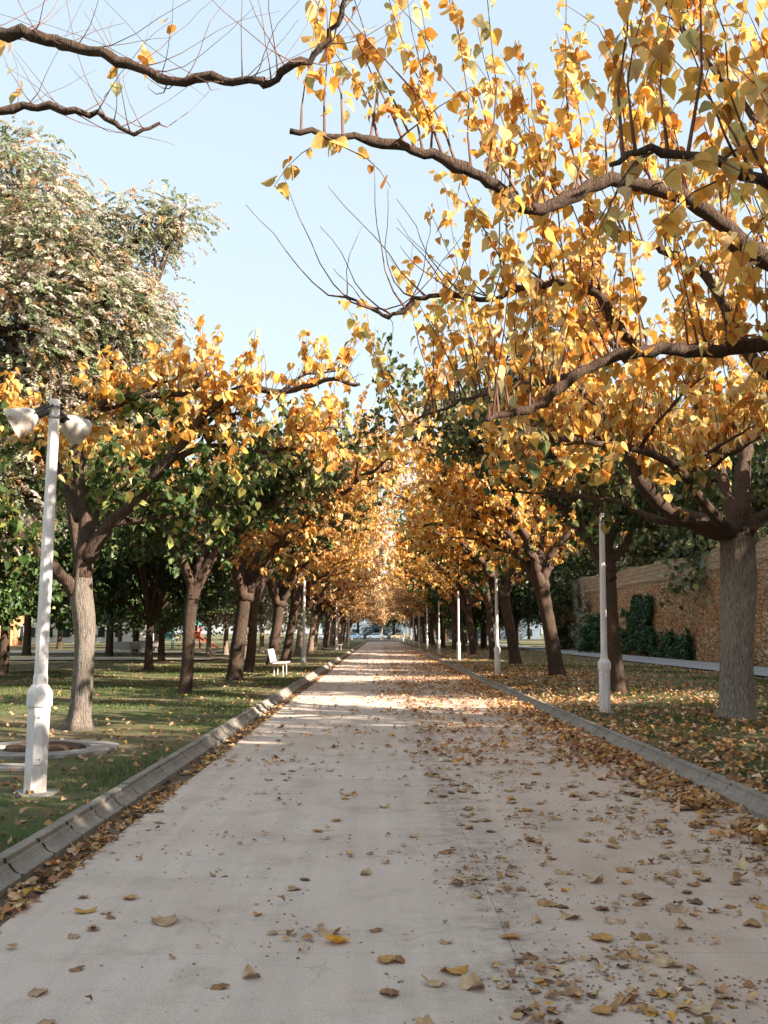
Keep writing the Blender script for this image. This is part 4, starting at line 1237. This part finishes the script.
# ---- cars on the far street
def car(x, y, col, label, rz=0):
    e = empty('parked_car', (x, y, .17), rz, label, 'car', 'cars parked at the far end')
    m = mat_simple('car_paint', col, .3, .2, .05)
    prof = [(-2.1, .35), (-2.15, .75), (-1.9, .95), (-1.3, 1.0), (-.75, 1.42), (.75, 1.45), (1.45, 1.0), (2.0, .88), (2.15, .6), (2.1, .35)]
    n = len(prof); V = []
    for k, sg in enumerate((-1, 1)):
        for (a, z) in prof:
            w = .85 if z < 1.05 else .68
            V.append((a, sg * w, z))
    Q = [(i, (i + 1) % n, (i + 1) % n + n, i + n) for i in range(n)]
    T = []
    for b, f in ((0, 1), (n, -1)):
        for i in range(1, n - 1):
            t = (b, b + i, b + i + 1); T.append(t if f > 0 else t[::-1])
    MB().add(V, [q[::-1] for q in Q], [t[::-1] for t in T]).build('body', m, e)
    g1 = MB()
    for sg in (-1, 1):
        vv = [(-1.15, sg * .80, 1.04), (-.7, sg * .70, 1.36), (.68, sg * .70, 1.38), (1.25, sg * .80, 1.04)]
        g1.add(vv + [(p[0], p[1] - sg * .06, p[2]) for p in vv], [(0, 1, 2, 3), (4, 7, 6, 5), (0, 4, 5, 1), (1, 5, 6, 2), (2, 6, 7, 3)])
    g1.build('window', M['glass'], e)
    for wx in (-1.35, 1.35):
        for sg in (-1, 1):
            w = MB().tube([(wx, sg * .72, .33), (wx, sg * .9, .33)], .33, 18).build('wheel', M['tyre'], e)
            MB().tube([(wx, sg * .86, .33), (wx, sg * .915, .33)], .19, 12).build('rim', M['steel'], w)
    for sg in (-.55, .55):
        MB().box((2.12, sg, .72), (.08, .3, .14)).build('headlight', M['white_wall'], e)
        MB().box((-2.12, sg, .76), (.06, .28, .13)).build('taillight', mat_simple('red_lens', (.4, .02, .02), .3), e)
car(-5.5, 208.5, (.12, .2, .28), 'dark blue parked car at the lawn side end of the street')
car(-.5, 209, (.22, .26, .3), 'pale grey parked car in the middle of the street view')
car(4.6, 209.4, (.34, .29, .17), 'sand-coloured parked car across the street')
car(9.8, 209, (.05, .11, .14), 'dark teal parked car nearest the wall side')
car(-11, 209, (.3, .32, .35), 'grey parked car half hidden by lawn side trunks')

# ------------------------------------------------------------------ grass
def grass(name, n, xr, yr, seed, bias, label, keep):
    rs = np.random.RandomState(seed)
    u = rs.uniform(0, 1, n)
    y = yr[0] * (yr[1] / yr[0]) ** u
    x = rs.uniform(xr[0], xr[1], n)
    d = fbm(x * .45 + 30, y * .45, seed, 4)
    m = rs.uniform(0, 1, n) < np.clip((d - bias) * 5, .04, 1) * keep
    x, y, d = x[m], y[m], d[m]; k = len(x)
    z = gz(x, y) - .004
    far = np.clip(y / 12, 1, 5)
    h = rs.uniform(.02, .06, k) * (.6 + np.clip((d - bias) * 3, 0, 1)); w = .0028 * far * rs.uniform(.7, 1.4, k)
    a = rs.uniform(0, 6.283, k); le = rs.uniform(.1, .8, k) * h; b = rs.uniform(0, 6.283, k)
    P = np.stack([x, y, z], 1)
    wv = np.stack([np.cos(a) * w, np.sin(a) * w, np.zeros(k)], 1)
    ln = np.stack([np.cos(b) * le, np.sin(b) * le, h], 1)
    V = np.stack([P - wv, P + wv, P + ln * (.55, .55, .65) + wv * .6, P + ln * (.55, .55, .65) - wv * .6, P + ln], 1).reshape(-1, 3)
    i = np.arange(k)[:, None] * 5
    pal = [((.06, .115, .028), 4), ((.085, .145, .04), 3), ((.13, .155, .06), 2.4), ((.27, .22, .12), 2)]
    C = np.repeat(pick(pal, k, rs), 5, axis=0)
    me = npmesh(name, V, [i + np.array([[0, 1, 2, 3]]), i + np.array([[3, 2, 4]])], C); me.materials.append(M['grass'])
    tag(link(name, me), label, 'grass', kind='stuff')
grass('lawn_grass', 330000, (-14, -2.52), (5.0, 45), 4, .44, 'short patchy green grass on the lawn beside the kerb', 1.0)
grass('verge_grass', 170000, (3.54, 12.8), (8.0, 45), 6, .46, 'thin green grass on the leaf-strewn verge before the wall', .8)

# ------------------------------------------------------------------ fallen leaves
def curled(seed, size=1.0):
    """one dry leaf: 7 x 7 grid cut to a heart, curled and folded"""
    rs = np.random.RandomState(seed)
    nu, nv = 9, 10
    V = []
    c1, c2, tw = rs.uniform(.1, .75) * rs.choice([1, 1, -1]), rs.uniform(-.5, .9), rs.normal(0, .35)
    ph = rs.uniform(0, 6, 4)
    for b in range(nv):
        t = b / (nv - 1)
        wid = .5 * (math.sin(math.pi * min(1, t * .93 + .07)) ** .6) * (1.12 - .62 * t)
        wid *= 1 + rs.normal(0, .04)
        for a in range(nu):
            s = a / (nu - 1) * 2 - 1
            x = s * wid
            y = t - .5 - .12 * abs(s) * (1 - t) * (t < .3)
            z = c1 * (abs(x) ** 1.6) * 1.5 + c2 * (t - .5) ** 2 + tw * x * (t - .5) + .035 * math.sin(7 * t + ph[0] + 3 * s) + .03 * abs(s) ** 3 * math.sin(17 * t + ph[1]) + .02 * abs(math.sin(t * 9)) * (abs(s))
            V.append((x, y, z))
    V = np.array(V); V[:, 2] -= np.percentile(V[:, 2], 6)
    Q = [(b * nu + a, b * nu + a + 1, (b + 1) * nu + a + 1, (b + 1) * nu + a) for b in range(nv - 1) for a in range(nu - 1)]
    mb = MB().add(V, Q)
    n0 = len(V)
    z0 = float(V[nu // 2][2])
    mb.tube([(0, -.5, z0), (.05, -.72, max(.02, z0 * .6)), (.12, -.92, .02)], [.012, .01, .012], 4, False)
    return mb

def leaf_variant(seed, col, size):
    mb = curled(seed)
    me = mb.mesh('fallen_leaf', True)
    co = np.empty(len(me.vertices) * 3, dtype=np.float32); me.vertices.foreach_get('co', co)
    co = co.reshape(-1, 3)
    rs = np.random.RandomState(seed)
    c = np.tile(np.array(col), (len(co), 1))
    blot = fbm(co[:, 0] * 6 + seed, co[:, 1] * 6, seed, 3)[:, None]
    c = c * (.55 + .75 * blot)
    a = me.color_attributes.new(name='col', type='FLOAT_COLOR', domain='POINT')
    cc = np.ones((len(co), 4), dtype=np.float32); cc[:, :3] = c; a.data.foreach_set('color', cc.ravel())
    me.vertices.foreach_set('co', (co * size).ravel()); me.update()
    me.materials.append(M['leaf_dry'])
    return me
cols = [(.56, .36, .20), (.46, .26, .12), (.62, .44, .28), (.34, .18, .09), (.62, .34, .09), (.5, .33, .2), (.22, .12, .075), (.58, .4, .24), (.4, .24, .14), (.52, .28, .1)]
LV = [leaf_variant(60 + i, cols[i], .12) for i in range(10)]
AMB = leaf_variant(93, (.85, .42, .05), .125)
GLF = 'dry leaves lying on the path'
def fleaf(x, y, z, me, rz, s, lab, grp=GLF, tilt=(0, 0)):
    o = link('fallen_leaf', me)
    o.location = (x, y, z); o.rotation_euler = (tilt[0], tilt[1], rz); o.scale = (s, s, s)
    return tag(o, lab, 'fallen leaf', grp)
LR = random.Random(77)
hero = [(339, 943, 'A', 1.0, 'bright amber leaf lying alone nearest the middle of the path'),
        (457, 972, 4, 1.1, 'curled orange-brown leaf just above a pale one near the joint'),
        (475, 989, 7, 1.1, 'pale buff leaf lying tight beside the curled orange-brown one'),
        (669, 965, 2, 1.3, 'large pale leaf with its stalk towards the camera'),
        (674, 910, 5, 1.15, 'long tan leaf with dark tip on the wall side of the path'),
        (617, 922, 2, 1.0, 'cupped pale tan leaf with bent stalk between two flatter ones'),
        (600, 940, 9, 1.0, 'flat golden-brown leaf beside a cupped pale one'),
        (87, 912, 4, 1.0, 'rolled orange-edged leaf close to the lawn side gutter'),
        (129, 899, 9, .75, 'small ochre leaf with a long upright stalk'),
        (165, 923, 5, 1.5, 'broad torn tan leaf flattened above the cross joint'),
        (250, 976, 7, .85, 'small smooth buff leaf below the cross joint'),
        (221, 988, 3, .7, 'small curled brown leaf lying next to a buff one'),
        (385, 961, 9, .9, 'flat ochre leaf right of the bright amber leaf'),
        (377, 931, 3, .6, 'small dark brown leaf above the bright amber leaf'),
        (696, 1012, 2, 1.2, 'tan leaf cut by the bottom of the picture'),
        (110, 918, 3, .5, 'tiny dark curl of leaf between the rolled and torn leaves'),
        (78, 970, 3, .6, 'little dark leaf near the bottom on the lawn side'),
        (40, 993, 5, .8, 'faded flat leaf in the lawn side bottom of the picture'),
        (365, 875, 7, .8, 'pale small leaf in the clear middle of the path'),
        (293, 890, 5, .8, 'tan leaf beside a dark crumb in the middle of the path')]
for px, py, k, s, lab in hero:
    p = gnd(px, py, 0)
    fleaf(p.x, p.y, .003, AMB if k == 'A' else LV[k], LR.uniform(0, 6.28), s * .95, lab, tilt=(LR.uniform(-.1, .1), LR.uniform(-.1, .1)))
cand = []
while len(cand) < 265:
    # density rises towards the wall side kerb and along the joint
    x = LR.uniform(-2.0, 3.2); y = 3.9 + 8.5 * LR.random() ** .9
    p = .10 + (.34 if x > .7 else 0) + .35 * math.exp(-((x - .75) / .28) ** 2) + (1.6 if x > 2.7 else 0)
    if abs((x / y) * F + 379) > 760 and x > 0: continue
    if LR.random() * 2 < p: cand.append((x, y))
for x, y in cand:
    k = LR.randrange(10)
    sc_ = LR.uniform(.5, 1.0) if x < 2.5 else LR.uniform(.7, 1.15)
    lk = ['tan', 'russet brown', 'pale buff', 'dark brown', 'golden brown', 'sandy', 'near-black brown', 'light tan', 'dull brown', 'ochre'][k]
    sz = 'small' if sc_ < .68 else ('middling' if sc_ < .86 else 'large')
    zn = 'on the clear lawn side slab' if x < .3 else ('along the lengthwise joint' if x < 1.15 else ('on the stained wall side slab' if x < 2.6 else 'against the wall side kerb'))
    dn = 'before the first cross joint' if y < 5.17 else ('between the first two cross joints' if y < 10.1 else 'past the second cross joint')
    fleaf(x, y, .003 + (.02 * LR.random() if x > 2.7 else 0), LV[k], LR.uniform(0, 6.28), sc_,
          f'{sz} {lk} leaf {zn}, {dn}', tilt=(LR.uniform(-.15, .15), LR.uniform(-.15, .15)))

def scatter(name, n, fn, seed, pal, size, label, tilt=.35, zoff=.006, mat='leaf_dry', hi=True):
    rs = np.random.RandomState(seed)
    X, Y = fn(rs, n)
    Z = np.where((X > -2.44) & (X < 3.44), 0.0, gz(X, Y)) + zoff
    gut = (X < -2.09) & (X > -2.44); Z = np.where(gut, -.008 + zoff, Z)
    k = len(X)
    a = rs.uniform(0, 6.283, k)
    D = np.stack([np.cos(a), np.sin(a), rs.normal(0, tilt * .5, k)], 1)
    N = np.stack([rs.normal(0, tilt, k), rs.normal(0, tilt, k), np.ones(k)], 1)
    S = size * rs.uniform(.5, 1.15, k)
    Z += (np.abs(rs.normal(0, .012, k)) if size > .05 else 0) + S * .05
    tv = (T_HI_V if hi else T_LO_V) * (1, 1, 1.6)
    V, Fx, Cc = leaf_arrays(np.stack([X, Y, Z], 1), D, N, S, pick(pal, k, rs, .2), tv, T_HI_F if hi else T_LO_F, rs, 1.2)
    lo = np.where((V[:, 0] > -2.44) & (V[:, 0] < 3.44), .001, .1)
    V[:, 2] = np.maximum(V[:, 2], lo)
    me = npmesh(name, V, Fx, Cc); me.materials.append(M[mat])
    tag(link(name, me), label, 'fallen leaves', kind='stuff')

def f_path(rs, n):
    x = rs.uniform(-2.05, 3.3, n * 6); u = rs.rand(n * 6); y = 12.2 * (120 / 12.2) ** u
    near = rs.rand(n * 6) < .0
    p = .045 + .16 * (x > .7) + .30 * np.exp(-((x - .72) / .22) ** 2) * (fbm(x * 0, y * .5, 3) > .42) + 1.1 * np.exp((x - 3.3) / .42)
    band = np.exp(-((y - 33) / 8) ** 2) * (x > -.2) * .36 + np.exp(-((y - 48) / 6) ** 2) * (x > -1) * .22
    p = p + band * (fbm(x * .9, y * .35, 8) > .40)
    p = p * (.5 + fbm(x * 1.4, y * .9, 12))
    m = rs.rand(n * 6) < p
    return x[m][:n], y[m][:n]
scatter('path_leaves', 7500, f_path, 1, FALL_R, .095, 'loose drift of dry leaves thickening towards the wall side kerb')
def f_kerb(rs, n):
    u = rs.rand(n); y = 3 * (90 / 3) ** u
    x = 3.34 - np.abs(rs.normal(0, .32, n)) - .05 * rs.rand(n)
    m = (fbm(x * 0, y * .8, 31) > .30)
    return x[m], y[m]
scatter('kerb_leaves', 5000, f_kerb, 2, FALL_R, .10, 'thick drift of fallen leaves packed against the wall side kerb', .42, .008)
def f_gut(rs, n):
    u = rs.rand(n); y = 3 * (150 / 3) ** u
    x = -2.29 + rs.rand(n) * .24
    m = (fbm(y * .9, y * 0, 33) > .25)
    return x[m], y[m]
scatter('gutter_leaves', 2300, f_gut, 3, FALL, .07, 'line of brown leaves lying in the lawn side gutter', .4, .006)
def f_left(rs, n):
    u = rs.rand(n * 3); y = 5 * (60 / 5) ** u; x = -2.55 - 12 * rs.rand(n * 3) ** 1.2
    d = .35 + 1.2 * np.exp(-((y - 38) / 10) ** 2) + .4 * (fbm(x * .5, y * .5, 21) > .5)
    m = rs.rand(n * 3) < d * .7
    return x[m][:n], y[m][:n]
scatter('lawn_leaves', 3900, f_left, 4, FALL, .075, 'scattered dry leaves lying over the lawn', .5, .012)
def f_right(rs, n):
    u = rs.rand(n * 3); y = 7 * (110 / 7) ** u; x = 3.52 + 9.3 * rs.rand(n * 3) ** 1.25
    d = .22 + .8 * np.exp(-((y - 36) / 11) ** 2) * (x < 8) + .3 * (fbm(x * .5, y * .5, 22) > .48)
    m = rs.rand(n * 3) < d * .75
    return x[m][:n], y[m][:n]
scatter('verge_leaves', 14000, f_right, 5, FALL_R, .095, 'dense carpet of brown and orange leaves on the wall side verge', .55, .014)
# crumbs and bits of stalk on the concrete
def f_cr(rs, n):
    u = rs.rand(n * 4); y = 3.6 * (40 / 3.6) ** u; x = rs.uniform(-2.05, 3.3, n * 4)
    p = (.12 + .45 * (x > .68) + .8 * np.exp(-((x - .72) / .16) ** 2)) * (fbm(x * 1.3, y * 1.3, 41) > .42)
    p = p * 2.2 * np.clip((fbm(x * 2.1, y * 2.1, 43) - .36) * 3, .08, 1)
    m = rs.rand(n * 4) < p
    return x[m][:n], y[m][:n]
scatter('leaf_fragments', 1700, f_cr, 9, FALL, .055, 'torn flattened leaf fragments trodden onto the path', .16, .002)
scatter('leaf_crumbs', 6500, f_cr, 6, [((.36, .25, .17), 3), ((.46, .34, .24), 3), ((.24, .15, .1), 2)], .023, 'brown leaf crumbs and stalk bits on the path', .12, .001, hi=False)
